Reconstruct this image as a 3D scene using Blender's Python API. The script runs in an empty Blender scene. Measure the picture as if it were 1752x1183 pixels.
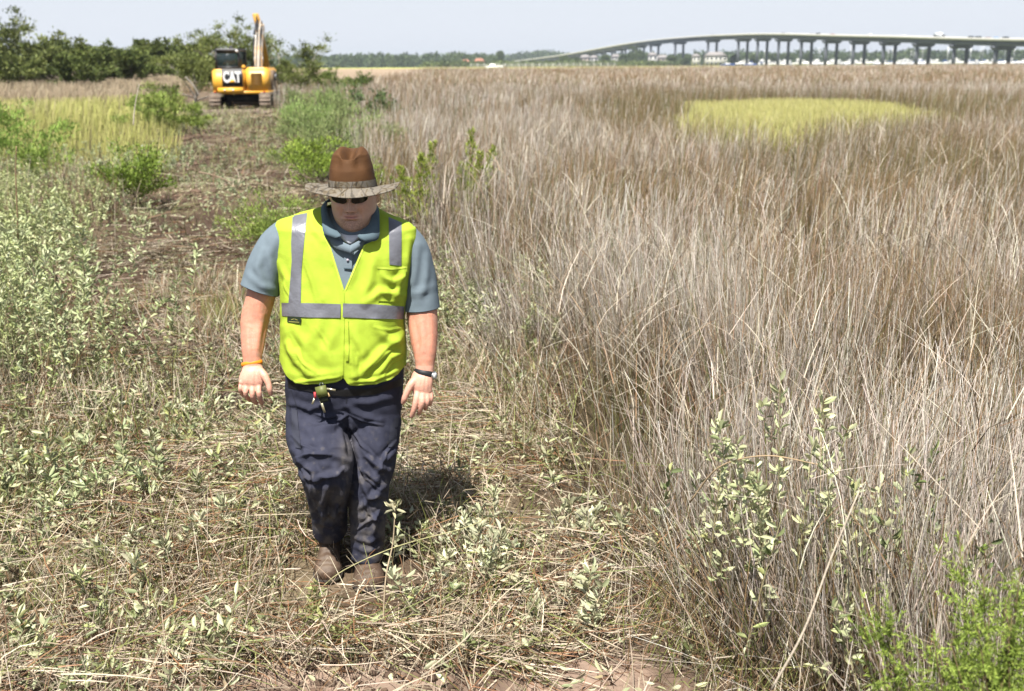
import bpy, bmesh, math, random
import numpy as np
from mathutils import Vector, Matrix
from mathutils.bvhtree import BVHTree

# ------------------------------------------------------------------ camera
PW, PH, FPX = 1752.0, 1183.0, 1850.0          # photograph size, focal length in its pixels
TILT = math.radians(14.56); ROLL = math.radians(0.3); CAMH = 2.12
CPOS = np.array([0.0, 0.0, CAMH])
_f = np.array([0, math.cos(TILT), -math.sin(TILT)])
_r = np.array([1.0, 0, 0]); _u = np.array([0, math.sin(TILT), math.cos(TILT)])
_R = _r*math.cos(ROLL) - _u*math.sin(ROLL)
_U = _u*math.cos(ROLL) + _r*math.sin(ROLL)
scene = bpy.context.scene
COL = scene.collection
cam_d = bpy.data.cameras.new("camera"); cam = bpy.data.objects.new("camera", cam_d); COL.objects.link(cam)
cam_d.sensor_width = 36.0; cam_d.lens = 36.0*FPX/PW
cam_d.clip_start = 0.05; cam_d.clip_end = 9000
M = Matrix(((_R[0], _U[0], -_f[0], 0), (_R[1], _U[1], -_f[1], 0), (_R[2], _U[2], -_f[2], CAMH), (0, 0, 0, 1)))
cam.matrix_world = M
cam_d.dof.use_dof = True; cam_d.dof.focus_distance = 4.35; cam_d.dof.aperture_fstop = 3.6
scene.camera = cam

# ------------------------------------------------------------------ light
SUN_EL = math.radians(61.5); SUN_AZ = math.atan2(-0.27, -0.96)      # direction towards the sun (x, y)
w = bpy.data.worlds.new("World"); scene.world = w; w.use_nodes = True
nt = w.node_tree; nt.nodes.clear()
sky = nt.nodes.new("ShaderNodeTexSky"); sky.sky_type = 'NISHITA'; sky.sun_disc = False
sky.sun_elevation = SUN_EL; sky.sun_rotation = SUN_AZ
sky.air_density = 1.0; sky.dust_density = 1.0; sky.ozone_density = 1.2
hs = nt.nodes.new("ShaderNodeHueSaturation"); hs.inputs['Saturation'].default_value = 0.62
bg = nt.nodes.new("ShaderNodeBackground"); bg.inputs['Strength'].default_value = 0.055
wo = nt.nodes.new("ShaderNodeOutputWorld")
hz = nt.nodes.new("ShaderNodeMix"); hz.data_type = 'RGBA'; hz.inputs[7].default_value = (6.4, 6.75, 7.6, 1)   # pale summer haze in the air
tcw = nt.nodes.new("ShaderNodeTexCoord"); sp = nt.nodes.new("ShaderNodeSeparateXYZ"); nt.links.new(tcw.outputs['Generated'], sp.inputs[0])
hm = nt.nodes.new("ShaderNodeMapRange"); hm.interpolation_type = 'SMOOTHSTEP'; hm.inputs[1].default_value = 0.02; hm.inputs[2].default_value = 0.20; hm.inputs[3].default_value = 0.84; hm.inputs[4].default_value = 0.0   # haze thins with elevation
nt.links.new(sp.outputs['Z'], hm.inputs[0]); nt.links.new(hm.outputs[0], hz.inputs[0])
nt.links.new(sky.outputs[0], hs.inputs['Color']); nt.links.new(hs.outputs[0], hz.inputs[6]); nt.links.new(hz.outputs[2], bg.inputs[0]); nt.links.new(bg.outputs[0], wo.inputs[0])
sl = bpy.data.lights.new("sun", 'SUN'); sl.energy = 5.0; sl.angle = math.radians(0.55); sl.color = (1.0, 0.95, 0.87)
so = bpy.data.objects.new("sun", sl); COL.objects.link(so)
sd = Vector((math.sin(SUN_AZ)*math.cos(SUN_EL), math.cos(SUN_AZ)*math.cos(SUN_EL), math.sin(SUN_EL)))
so.rotation_euler = sd.to_track_quat('Z', 'Y').to_euler(); so.location = (-6, -8, 20)
scene.view_settings.view_transform = 'Standard'; scene.view_settings.look = 'None'
scene.view_settings.exposure = 1.25; scene.view_settings.gamma = 1.0

# ------------------------------------------------------------------ helpers
ALB = 0.74      # overall albedo level of every surface colour below
def Q(px, py, Y):
    """world point at depth Y that the photograph shows at pixel (px, py)"""
    d = _f + _R*((px-PW/2)/FPX) - _U*((py-PH/2)/FPX)
    return CPOS + d*(Y/d[1])
def G(px, py, z=0.0):
    d = _f + _R*((px-PW/2)/FPX) - _U*((py-PH/2)/FPX)
    return CPOS + d*((z-CAMH)/d[2])
def proj(v):
    v = np.asarray(v, float) - CPOS
    dz = v @ _f
    return np.stack([PW/2 + FPX*(v @ _R)/dz, PH/2 - FPX*(v @ _U)/dz], -1)
def rays(pts):
    pts = np.asarray(pts, float)
    d = _f[None] + _R[None]*((pts[:, :1]-PW/2)/FPX) - _U[None]*((pts[:, 1:2]-PH/2)/FPX)
    return d/np.linalg.norm(d, axis=1)[:, None]

def tag(o, label=None, cat=None, group=None, kind=None):
    if label: o['label'] = label
    if cat: o['category'] = cat
    if group: o['group'] = group
    if kind: o['kind'] = kind
    return o
def empty(name, loc=(0, 0, 0), rz=0.0, label=None, cat=None, group=None, parent=None):
    o = bpy.data.objects.new(name, None); COL.objects.link(o)
    o.empty_display_size = 0.2; o.location = loc; o.rotation_euler = (0, 0, rz)
    if parent: o.parent = parent
    return tag(o, label, cat, group)
def mkobj(name, me, parent=None, mats=None, keep=False):
    """link mesh as object; with keep, vertices are in world space and parent is an unrotated empty"""
    o = bpy.data.objects.new(name, me); COL.objects.link(o)
    if mats is not None and len(me.materials) == 0:
        for m in (mats if isinstance(mats, (list, tuple)) else [mats]): me.materials.append(m)
    if parent:
        o.parent = parent
        if keep: o.matrix_parent_inverse = (Matrix.Translation(parent.location) @ parent.rotation_euler.to_matrix().to_4x4()).inverted()
    return o
def mesh_np(name, verts, faces, col=None, smooth=False, cols_name="Col"):
    """faces: list of (n,k) int arrays (k = 3 or 4)"""
    if not isinstance(faces, list): faces = [faces]
    me = bpy.data.meshes.new(name)
    verts = np.ascontiguousarray(verts, np.float32)
    me.vertices.add(len(verts)); me.vertices.foreach_set('co', verts.ravel())
    li = np.concatenate([f.ravel() for f in faces]).astype(np.int32)
    tot = np.concatenate([np.full(len(f), f.shape[1]) for f in faces]).astype(np.int32)
    st = np.concatenate([[0], np.cumsum(tot)[:-1]]).astype(np.int32)
    me.loops.add(len(li)); me.loops.foreach_set('vertex_index', li)
    me.polygons.add(len(tot)); me.polygons.foreach_set('loop_start', st); me.polygons.foreach_set('loop_total', tot)
    if smooth: me.polygons.foreach_set('use_smooth', np.ones(len(tot), bool))
    me.update(calc_edges=True)
    if col is not None:
        col = np.asarray(col)*ALB
        a = me.color_attributes.new(cols_name, 'FLOAT_COLOR', 'POINT')
        c = np.ones((len(verts), 4), np.float32); c[:, :3] = col
        a.data.foreach_set('color', c.ravel())
    return me
class Geo:
    """accumulates vertices / faces / colours"""
    def __init__(s): s.v = []; s.q = []; s.t = []; s.c = []; s.n = 0
    def add(s, v, q=None, t=None, c=None):
        v = np.asarray(v, float).reshape(-1, 3)
        if q is not None and len(q): s.q.append(np.asarray(q, int)+s.n)
        if t is not None and len(t): s.t.append(np.asarray(t, int)+s.n)
        s.v.append(v); s.c.append(np.broadcast_to(np.asarray(c if c is not None else (1, 1, 1), float), v.shape)); s.n += len(v)
        return s
    def mesh(s, name, smooth=False, color=True):
        f = []
        if s.q: f.append(np.concatenate(s.q))
        if s.t: f.append(np.concatenate(s.t))
        return mesh_np(name, np.concatenate(s.v), f, np.concatenate(s.c) if color else None, smooth)
    def obj(s, name, mat, parent=None, smooth=False, keep=False):
        return mkobj(name, s.mesh(name, smooth), parent, mat, keep)

# value noise
_rs = np.random.RandomState(7); _tab = _rs.rand(256, 256)
def vnoise(x, y):
    x = np.asarray(x, float); y = np.asarray(y, float)
    xi = np.floor(x).astype(int); yi = np.floor(y).astype(int); fx = x-xi; fy = y-yi
    fx = fx*fx*(3-2*fx); fy = fy*fy*(3-2*fy)
    a = _tab[xi & 255, yi & 255]; b = _tab[(xi+1) & 255, yi & 255]; c = _tab[xi & 255, (yi+1) & 255]; d = _tab[(xi+1) & 255, (yi+1) & 255]
    return (a*(1-fx)+b*fx)*(1-fy) + (c*(1-fx)+d*fx)*fy
def fbm(x, y, o=4, s=0):
    r = 0; a = 0.5; t = 0
    x = np.asarray(x, float)+s*17.3; y = np.asarray(y, float)+s*9.1
    for i in range(o): r = r+a*vnoise(x, y); t += a; a *= 0.5; x = x*2.03+5.1; y = y*2.03+1.7
    return r/t
def sstep(a, b, x):
    t = np.clip((np.asarray(x, float)-a)/(b-a), 0, 1); return t*t*(3-2*t)
def lerp(a, b, t): return a+(b-a)*t
def srgb(r, g, b):
    f = lambda c: (c/255.0/12.92) if c/255.0 <= 0.04045 else ((c/255.0+0.055)/1.055)**2.4
    return (f(r), f(g), f(b))

def mat(name, color=(0.5, 0.5, 0.5), rough=0.6, metal=0.0, vcol=False, var=0.0, scale=8.0, bump=0.0, bscale=40.0, transl=0.0, spec=0.3, dirt=None, dscale=3.0, damt=0.5, coat=0.0, stretch=None):
    m = bpy.data.materials.new(name); m.use_nodes = True; n = m.node_tree; n.nodes.clear(); L = n.links.new
    out = n.nodes.new("ShaderNodeOutputMaterial"); b = n.nodes.new("ShaderNodeBsdfPrincipled")
    b.inputs['Roughness'].default_value = rough; b.inputs['Metallic'].default_value = metal
    b.inputs['Specular IOR Level'].default_value = spec; b.inputs['Coat Weight'].default_value = coat
    tc = n.nodes.new("ShaderNodeTexCoord"); src = tc.outputs['Object']
    if stretch:
        mp = n.nodes.new("ShaderNodeMapping"); mp.inputs['Scale'].default_value = stretch; L(src, mp.inputs[0]); src = mp.outputs[0]
    if vcol:
        a = n.nodes.new("ShaderNodeAttribute"); a.attribute_name = "Col"; c = a.outputs['Color']
    else:
        rg = n.nodes.new("ShaderNodeRGB"); rg.outputs[0].default_value = (*[k*ALB for k in color], 1); c = rg.outputs[0]
    if var > 0:
        nz = n.nodes.new("ShaderNodeTexNoise"); nz.inputs['Scale'].default_value = scale; nz.inputs['Detail'].default_value = 5; L(src, nz.inputs['Vector'])
        mr = n.nodes.new("ShaderNodeMapRange"); mr.inputs[1].default_value = 0.25; mr.inputs[2].default_value = 0.75
        mr.inputs[3].default_value = 1-var; mr.inputs[4].default_value = 1+var; L(nz.outputs['Fac'], mr.inputs[0])
        mx = n.nodes.new("ShaderNodeVectorMath"); mx.operation = 'SCALE'; L(c, mx.inputs[0]); L(mr.outputs[0], mx.inputs['Scale']); c = mx.outputs[0]
    if dirt:
        nz = n.nodes.new("ShaderNodeTexNoise"); nz.inputs['Scale'].default_value = dscale; nz.inputs['Detail'].default_value = 6; L(src, nz.inputs['Vector'])
        mr = n.nodes.new("ShaderNodeMapRange"); mr.inputs[1].default_value = 0.48; mr.inputs[2].default_value = 0.68; mr.inputs[4].default_value = damt; L(nz.outputs['Fac'], mr.inputs[0])
        mi = n.nodes.new("ShaderNodeMix"); mi.data_type = 'RGBA'; L(mr.outputs[0], mi.inputs[0]); L(c, mi.inputs[6]); mi.inputs[7].default_value = (*[k*ALB for k in dirt], 1); c = mi.outputs[2]
    L(c, b.inputs['Base Color'])
    if bump > 0:
        nz = n.nodes.new("ShaderNodeTexNoise"); nz.inputs['Scale'].default_value = bscale; nz.inputs['Detail'].default_value = 6; L(src, nz.inputs['Vector'])
        bp = n.nodes.new("ShaderNodeBump"); bp.inputs['Strength'].default_value = 1.0; bp.inputs['Distance'].default_value = bump; L(nz.outputs['Fac'], bp.inputs['Height']); L(bp.outputs[0], b.inputs['Normal'])
    if transl > 0:
        tr = n.nodes.new("ShaderNodeBsdfTranslucent"); L(c, tr.inputs['Color'])
        ms = n.nodes.new("ShaderNodeMixShader"); ms.inputs[0].default_value = transl; L(b.outputs[0], ms.inputs[1]); L(tr.outputs[0], ms.inputs[2]); L(ms.outputs[0], out.inputs[0])
    else: L(b.outputs[0], out.inputs[0])
    m['bsdf'] = b.name
    return m

# primitive builders into Geo
def g_box(g, c, s, rot=None, col=None, taper=None):
    """box centre c, full size s, rot 3x3, taper (tx,ty) scales the top"""
    sx, sy, sz = [k/2 for k in s]; tx, ty = taper or (1, 1)
    v = np.array([[-sx, -sy, -sz], [sx, -sy, -sz], [sx, sy, -sz], [-sx, sy, -sz], [-sx*tx, -sy*ty, sz], [sx*tx, -sy*ty, sz], [sx*tx, sy*ty, sz], [-sx*tx, sy*ty, sz]])
    if rot is not None: v = v @ np.asarray(rot).T
    g.add(v+np.asarray(c), [[0, 3, 2, 1], [4, 5, 6, 7], [0, 1, 5, 4], [1, 2, 6, 5], [2, 3, 7, 6], [3, 0, 4, 7]], c=col); return g
def frame(d):
    d = np.asarray(d, float); d = d/np.linalg.norm(d)
    a = np.array([0, 0, 1.0]) if abs(d[2]) < 0.9 else np.array([0, 1.0, 0])
    x = np.cross(a, d); x /= np.linalg.norm(x); return x, np.cross(d, x), d
def g_tube(g, pts, r, n=8, col=None, cap=True, flat=1.0, xref=None):
    """tube along pts with radii r (scalar or list); flat scales the second axis"""
    pts = np.asarray(pts, float); r = np.broadcast_to(np.asarray(r, float), (len(pts),)) if np.ndim(r) == 0 else np.asarray(r, float)
    fl = np.broadcast_to(np.asarray(flat, float), (len(pts),))
    t = np.gradient(pts, axis=0); t /= np.linalg.norm(t, axis=1)[:, None]+1e-12
    x = frame(t[0])[0] if xref is None else np.asarray(xref, float)
    an = np.arange(n)*2*math.pi/n; V = []
    for i in range(len(pts)):
        x = x-t[i]*(x @ t[i]); x /= np.linalg.norm(x); y = np.cross(t[i], x)
        V.append(pts[i]+r[i]*(np.cos(an)[:, None]*x+fl[i]*np.sin(an)[:, None]*y))
    V = np.concatenate(V); m = len(pts); q = []
    for i in range(m-1):
        for k in range(n): q.append([i*n+k, i*n+(k+1) % n, (i+1)*n+(k+1) % n, (i+1)*n+k])
    tt = []
    if cap:
        V = np.vstack([V, pts[0], pts[-1]]); a = m*n
        for k in range(n): tt.append([a, (k+1) % n, k]); tt.append([a+1, (m-1)*n+k, (m-1)*n+(k+1) % n])
    g.add(V, q, tt if tt else None, c=col); return g
def smooth_path(pts, k=6):
    pts = np.asarray(pts, float); n = len(pts); out = []
    P = np.vstack([2*pts[0]-pts[1], pts, 2*pts[-1]-pts[-2]])
    for i in range(n-1):
        p0, p1, p2, p3 = P[i:i+4]
        for j in range(k):
            t = j/k; out.append(0.5*((2*p1)+(-p0+p2)*t+(2*p0-5*p1+4*p2-p3)*t*t+(-p0+3*p1-3*p2+p3)*t**3))
    out.append(pts[-1]); return np.array(out)
def superring(c, a, bf, bb, p, n, z=None, ph=0.0):
    """horizontal ring: half width a, front depth bf (towards camera), back depth bb, exponent p"""
    th = np.arange(n)*2*math.pi/n+ph; cx = np.cos(th); sy = np.sin(th)
    x = a*np.sign(cx)*np.abs(cx)**(2/p); yy = np.sign(sy)*np.abs(sy)**(2/p)
    y = np.where(yy < 0, yy*bf, yy*bb)
    return np.stack([c[0]+x, c[1]+y, np.full(n, c[2])], 1)
def ring_mesh(g, rings, cap=(True, True), col=None):
    n = len(rings[0]); m = len(rings); V = np.concatenate(rings)
    i = np.arange(m-1)[:, None]; k = np.arange(n)[None]; k2 = (k+1) % n
    q = np.stack([i*n+k, i*n+k2, (i+1)*n+k2, (i+1)*n+k], -1).reshape(-1, 4); tt = []
    if cap[0]: V = np.vstack([V, rings[0].mean(0)]); tt += [[len(V)-1, (j+1) % n, j] for j in range(n)]
    if cap[1]: V = np.vstack([V, rings[-1].mean(0)]); tt += [[len(V)-1, (m-1)*n+j, (m-1)*n+(j+1) % n] for j in range(n)]
    g.add(V, q, tt if tt else None, c=col); return g

# ---- vegetation builders (all vectorised) -------------------------------
def blades(g, root, h, width, lean, rng, cb, ct, nseg=3, curve=0.5, yaw=None, tipw=0.25, flatlie=None):
    """ribbon blades. root (N,3) h (N) width (N) lean (N,2) horizontal tip offset as fraction of h; cb/ct base and tip colours (N,3)"""
    N = len(root); h = np.asarray(h); lean = np.asarray(lean)
    yaw = rng.uniform(0, math.pi, N) if yaw is None else yaw
    ll = np.linalg.norm(lean, axis=1); up = np.sqrt(np.clip(1-np.clip(ll, 0, .97)**2, 0.05, 1))
    wx = np.stack([np.cos(yaw), np.sin(yaw), np.zeros(N)], 1)
    V = np.zeros((N, nseg+1, 2, 3)); C = np.zeros((N, nseg+1, 2, 3)); cv = np.broadcast_to(curve, (N,))
    for s in range(nseg+1):
        t = s/nseg; lt = (1-cv)*t+cv*t*t
        p = root.copy(); p[:, :2] += lean*(h*lt)[:, None]; p[:, 2] += h*up*(t*(1-0.35*cv*ll*t) if s else 0)
        wd = width*(1-(1-tipw)*t**1.5)*0.5
        V[:, s, 0] = p-wx*wd[:, None]; V[:, s, 1] = p+wx*wd[:, None]
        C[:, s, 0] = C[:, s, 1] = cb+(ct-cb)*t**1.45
    b = (np.arange(N)*(nseg+1)*2)[:, None]+(np.arange(nseg)*2)[None]
    q = np.stack([b, b+1, b+3, b+2], -1).reshape(-1, 4)
    g.add(V.reshape(-1, 3), q, c=C.reshape(-1, 3))
def leaves(g, pos, d, length, width, rng, col, fold=0.25, hexa=True):
    """leaf at pos pointing along d (N,3)"""
    N = len(pos); d = d/(np.linalg.norm(d, axis=1)[:, None]+1e-9)
    r = rng.normal(size=(N, 3)); s = np.cross(d, r); s /= np.linalg.norm(s, axis=1)[:, None]+1e-9
    nn = np.cross(s, d); L = np.broadcast_to(length, (N,))[:, None]; W = np.broadcast_to(width, (N,))[:, None]
    if hexa:
        a = pos; t = pos+d*L-nn*L*0.12
        l1 = pos+d*L*.3-s*W*.42+nn*W*fold; r1 = pos+d*L*.3+s*W*.42+nn*W*fold
        l2 = pos+d*L*.68-s*W*.46+nn*W*fold; r2 = pos+d*L*.68+s*W*.46+nn*W*fold
        V = np.stack([a, l1, l2, t, r2, r1], 1).reshape(-1, 3); b = (np.arange(N)*6)[:, None]
        q = np.concatenate([np.hstack([b, b+1, b+2, b+3]), np.hstack([b, b+3, b+4, b+5])]); C = np.repeat(col, 6, 0)
    else:
        V = np.stack([pos, pos+d*L*.5-s*W*.5+nn*W*fold, pos+d*L, pos+d*L*.5+s*W*.5+nn*W*fold], 1).reshape(-1, 3); b = (np.arange(N)*4)[:, None]
        q = np.hstack([b, b+1, b+2, b+3]); C = np.repeat(col, 4, 0)
    g.add(V, q, c=C)
def jitter(rng, base, N, v=0.2, hue=0.08):
    c = np.asarray(base)[None]*(1+rng.uniform(-v, v, (N, 1)))*(1+rng.uniform(-hue, hue, (N, 3))); return np.clip(c, 0.003, 0.95)
def mixc(rng, a, b, N, v=0.15, hue=0.05, t=None):
    t = rng.rand(N, 1) if t is None else np.asarray(t).reshape(-1, 1)
    return np.clip((np.asarray(a)*(1-t)+np.asarray(b)*t)*(1+rng.uniform(-v, v, (N, 1)))*(1+rng.uniform(-hue, hue, (N, 3))), 0.003, 0.95)
# ================================================================== GROUND
_pr = np.array([(1.5, 0.5), (1.1, 2.0), (.66, 3.35), (.47, 4.37), (.22, 4.96), (-.10, 6.56), (-.30, 8.19), (-.62, 9.22), (-.81, 10.8), (-1.6, 15.1), (-3.3, 21.7), (-6.2, 32.3), (-10.2, 46), (-13, 60), (-18, 80)])
_pl = np.array([(-2.3, 0.5), (-2.6, 4.0), (-2.81, 5.57), (-3.2, 6.6), (-3.75, 8.1), (-4.8, 10.9), (-5.7, 14.1), (-7.0, 21.9), (-9.9, 32.6), (-13.8, 46), (-18, 60), (-24, 80)])
def xr(y): return np.interp(y, _pr[:, 1], _pr[:, 0])+0.25*(fbm(np.asarray(y)*0.9, 3.3, 3)-.5)*np.clip(np.asarray(y)/8, .5, 3)
def xl(y): return np.interp(y, _pl[:, 1], _pl[:, 0])+0.5*(fbm(np.asarray(y)*0.7, 8.3, 3)-.5)*np.clip(np.asarray(y)/8, .5, 3)
def height(x, y):
    x = np.asarray(x, float); y = np.asarray(y, float); r = np.hypot(x, y)
    near = np.exp(-(r/40)**2)
    inpath = sstep(-.3, .3, x-xl(y))*sstep(-.3, .3, xr(y)-x)
    z = (fbm(x*1.3, y*1.3, 4, 1)-.5)*0.10*near+(fbm(x*5, y*5, 3, 2)-.5)*0.06*near*inpath
    z = z+0.38*np.exp(-((x+10.6)/9)**2-((y-45)/14)**2)
    z = z+0.5*sstep(-14, -40, x)*sstep(40, 80, y)*sstep(400, 200, y)
    z = z+1.0*sstep(120, 260, r)*sstep(640, 560, r)*(y > 0)          # matted marsh canopy far out
    z = np.where(r > 560, z-0.6*sstep(560, 640, r), z)
    return z
nr, na = 330, 900
rr = np.concatenate([[0.0], np.geomspace(0.35, 5200, nr-1)]); aa = np.linspace(0, 2*math.pi, na, endpoint=False)
# finer in front of the path
X = rr[:, None]*np.sin(aa)[None]; Y = rr[:, None]*np.cos(aa)[None]; Z = height(X, Y)
V = np.stack([X, Y, Z], -1).reshape(-1, 3); i = np.arange(nr-1)[:, None]; k = np.arange(na)[None]
F = np.stack([i*na+k, (i+1)*na+k, (i+1)*na+(k+1) % na, i*na+(k+1) % na], -1).reshape(-1, 4)
xv, yv = V[:, 0], V[:, 1]; rv = np.hypot(xv, yv); N = len(V)
mud = np.array([.070, .045, .031]); straw = np.array([.30, .235, .15]); tan = np.array([.34, .265, .19]); gr = np.array([.20, .22, .06])
pathm = sstep(-.4, .2, xv-xl(yv))*sstep(-.4, .2, xr(yv)-xv)
n1 = fbm(xv*1.1, yv*1.1, 4, 3)[:, None]
c = mud+(straw*0.55-mud)*sstep(.45, .7, n1)
c = c*(0.8+0.5*fbm(xv*6, yv*6, 3, 4)[:, None])
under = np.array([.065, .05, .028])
drym = np.exp(-((xv+.55)/.95)**4-((yv-3.32)/.42)**4)*sstep(.3, .5, fbm(xv*3, yv*3, 3, 14))+.8*np.exp(-((xv-.25)/.5)**2-((yv-3.25)/.3)**2)
drym = np.clip(drym, 0, 1)[:, None]; c = c*(1-drym)+np.array([.27, .195, .150])*(.75+.5*fbm(xv*9, yv*9, 3, 15)[:, None])*drym
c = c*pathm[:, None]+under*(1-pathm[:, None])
far = sstep(60, 140, rv)[:, None]
band = fbm(xv*.006, yv*.03, 4, 5)[:, None]
tanc = tan*(0.82+0.4*band)*np.array([1, .98, .96])
fv = sstep(520, 570, rv)[:, None]
tanc = tanc*(1-fv)+np.array([.21, .25, .07])*fv
# thin yellow green margin of the far marsh on the left and centre
lm = (sstep(330, 380, rv)*sstep(60, -60, xv-0.18*yv))[:, None]; tanc = tanc*(1-lm)+np.array([.42, .44, .13])*lm
c = c*(1-far)+tanc*far
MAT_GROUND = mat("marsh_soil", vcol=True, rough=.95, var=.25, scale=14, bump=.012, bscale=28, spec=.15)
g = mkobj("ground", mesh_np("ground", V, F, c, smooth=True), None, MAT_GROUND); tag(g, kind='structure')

# creek under the bridge
MAT_WATER = mat("creek_water", (.10, .15, .19), rough=.12, bump=.03, bscale=.6, spec=.5)
gg = Geo(); yy = np.linspace(700, 1500, 30)
rows = [(250, 760), (60, 820), (-20, 860)]
gg.add([(20, 960, .45), (2200, 640, .45), (2200, 1130, .45), (20, 1130, .45)], [[0, 1, 2, 3]])
o = gg.obj("water", MAT_WATER); tag(o, kind='structure')

# ================================================================== GRASSES
MAT_RUSH = mat("rush_blade", vcol=True, rough=.55, spec=.35, transl=.06)
MAT_STRAW = mat("straw", vcol=True, rough=.6, spec=.3, transl=.04)
MAT_LEAF = mat("leaf", vcol=True, rough=.5, spec=.35, transl=.22)
def bare(x, y):
    """0 where the mud lies bare"""
    b = np.zeros_like(np.asarray(x, float))
    for cx, cy, sx, sy in [(-2.45, 7.5, .55, .20), (-.5, 3.3, .85, .26), (.25, 3.25, .4, .25), (-4.6, 13.2, .9, .35), (-3.3, 13.3, .5, .45), (-3.2, 8.6, .35, .2), (-3.9, 11, .6, .3), (-2.6, 10.5, .3, .5), (-9, 30, 1.0, 3), (-7, 24, .9, 3), (-5.6, 18, .7, 1.6), (-2.3, 6.0, .35, .2)]:
        b = np.maximum(b, np.exp(-((x-cx)/sx)**2-((y-cy)/sy)**2))
    return 1-.93*sstep(.35, .7, b+.5*(fbm(x*2.2, y*2.2, 3, 16)-.5))
def inview(x, y, m=1.12, extra=0.6):
    return np.abs(x) < (0.4895*y)*m+extra
def pool_e(x, y):
    xc = np.interp(y, [18, 24, 37, 56, 70], [4.5, 5.7, 10.6, 13.8, 15]); hw = np.interp(y, [18, 24, 30, 37, 56, 70], [.9, 2.0, 3.8, 4.9, 5.6, 5.6])
    return ((x-xc)/hw)**2+((y-40.0)/18)**4+1.3*(fbm(x*.5, y*.16, 4, 9)-.5)
def pool(x, y):
    """1 inside the yellow green patch of short cordgrass"""
    return sstep(1.25, .75, pool_e(x, y))
def sample(rng, n, y0, y1, fn, m=1.1, extra=.6):
    """n points uniform in the view wedge y0..y1, kept where fn(x,y) > random"""
    y = np.sqrt(rng.uniform(y0*y0, y1*y1, n)); x = rng.uniform(-1, 1, n)*(0.4895*y*m+extra)
    k = (rng.rand(n) < fn(x, y)) & ((rng.rand(n) < .05) | ~((np.abs(x+.68) < .27) & (np.abs(y-4.12) < .26))); return x[k], y[k]
rng = np.random.default_rng(11)

def rush_field(name, label, y0, y1, n, hgt, wid, nseg, seed, lodge=1.0):
    R = np.random.RandomState(seed); R2 = R
    f = lambda x, y: sstep(-.12, .25, x-xr(y))*(1-pool(x, y))*(0.08+0.92*sstep(.38, .58, fbm(x*1.9, y*1.9, 3, 21)))*(1-.6*sstep(.5,.7,fbm(x*.5,y*.5,2,22)))
    x, y = sample(R, n, y0, y1, f); N = len(x)
    edge = np.exp(-np.clip(x-xr(y), 0, 9)/.55)*(y < 16)
    big = fbm(x*.22, y*.10, 3, 31); sm = fbm(x*1.1, y*1.1, 2, 32)
    around = sstep(4.2, 1.3, pool_e(x, y))                            # darker, greener ring round the pool
    front = np.exp(-((x-6.5)/4.4)**2-((y-16.5)/4.5)**2)
    dark = np.clip(.75*sstep(.50, .62, big)+.95*np.maximum(around, .85*front)*sstep(.10, .35, fbm(x*.12, y*.08, 2, 35)+.1)+.85*sstep(.47, .60, sm), 0, 1)
    h = hgt*R.uniform(.5, 1.12, N)*(1-.5*edge)*(.80+.42*fbm(x*.7, y*.6, 3, 33))
    h = np.where(dark > .5, h*1.05, h)
    ang = 2*math.pi*fbm(x*.35, y*.35, 2, 34)*1.5-.6
    wind = np.stack([np.cos(ang)*.09+.10, np.sin(ang)*.08-.02], 1)*.7
    lean = wind+R.normal(0, .15, (N, 2))
    lean[:, 0] += -edge*R.uniform(-.1, .75, N)*lodge; lean[:, 1] += -edge*R.uniform(-.1, .6, N)*lodge
    fl = R.rand(N) < (.09+.25*edge)*lodge; lean[fl] += R.normal(0, .45, (fl.sum(), 2))
    ln = np.linalg.norm(lean, axis=1); lean *= np.minimum(1, .93/np.maximum(ln, 1e-6))[:, None]
    t = R.rand(N)
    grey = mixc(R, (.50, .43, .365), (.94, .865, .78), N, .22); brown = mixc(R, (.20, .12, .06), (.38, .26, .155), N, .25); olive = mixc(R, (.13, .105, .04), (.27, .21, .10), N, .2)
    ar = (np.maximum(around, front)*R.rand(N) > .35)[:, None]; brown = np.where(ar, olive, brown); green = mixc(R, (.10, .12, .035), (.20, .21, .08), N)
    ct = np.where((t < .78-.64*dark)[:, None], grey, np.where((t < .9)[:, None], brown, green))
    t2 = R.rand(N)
    lowg = mixc(R, (.065, .085, .02), (.16, .17, .05), N); lowb = mixc(R, (.08, .04, .018), (.22, .12, .055), N); lows = mixc(R, (.24, .17, .10), (.42, .32, .21), N)  # green and rusty bases, darkened further to deepen the shade between stems
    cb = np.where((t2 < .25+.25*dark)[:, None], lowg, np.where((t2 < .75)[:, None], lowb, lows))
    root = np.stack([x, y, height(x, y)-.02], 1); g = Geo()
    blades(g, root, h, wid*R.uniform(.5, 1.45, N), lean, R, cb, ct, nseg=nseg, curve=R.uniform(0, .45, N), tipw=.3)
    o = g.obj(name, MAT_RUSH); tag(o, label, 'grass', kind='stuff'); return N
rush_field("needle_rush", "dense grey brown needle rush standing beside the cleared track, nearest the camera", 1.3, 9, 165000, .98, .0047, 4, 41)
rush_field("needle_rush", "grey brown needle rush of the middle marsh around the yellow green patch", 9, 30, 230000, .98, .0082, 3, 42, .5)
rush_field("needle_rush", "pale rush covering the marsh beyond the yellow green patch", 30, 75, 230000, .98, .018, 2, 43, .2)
rush_field("needle_rush", "thin pale rush far out on the marsh towards the bridge", 75, 240, 190000, 1.0, .055, 2, 44, .1)

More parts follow.
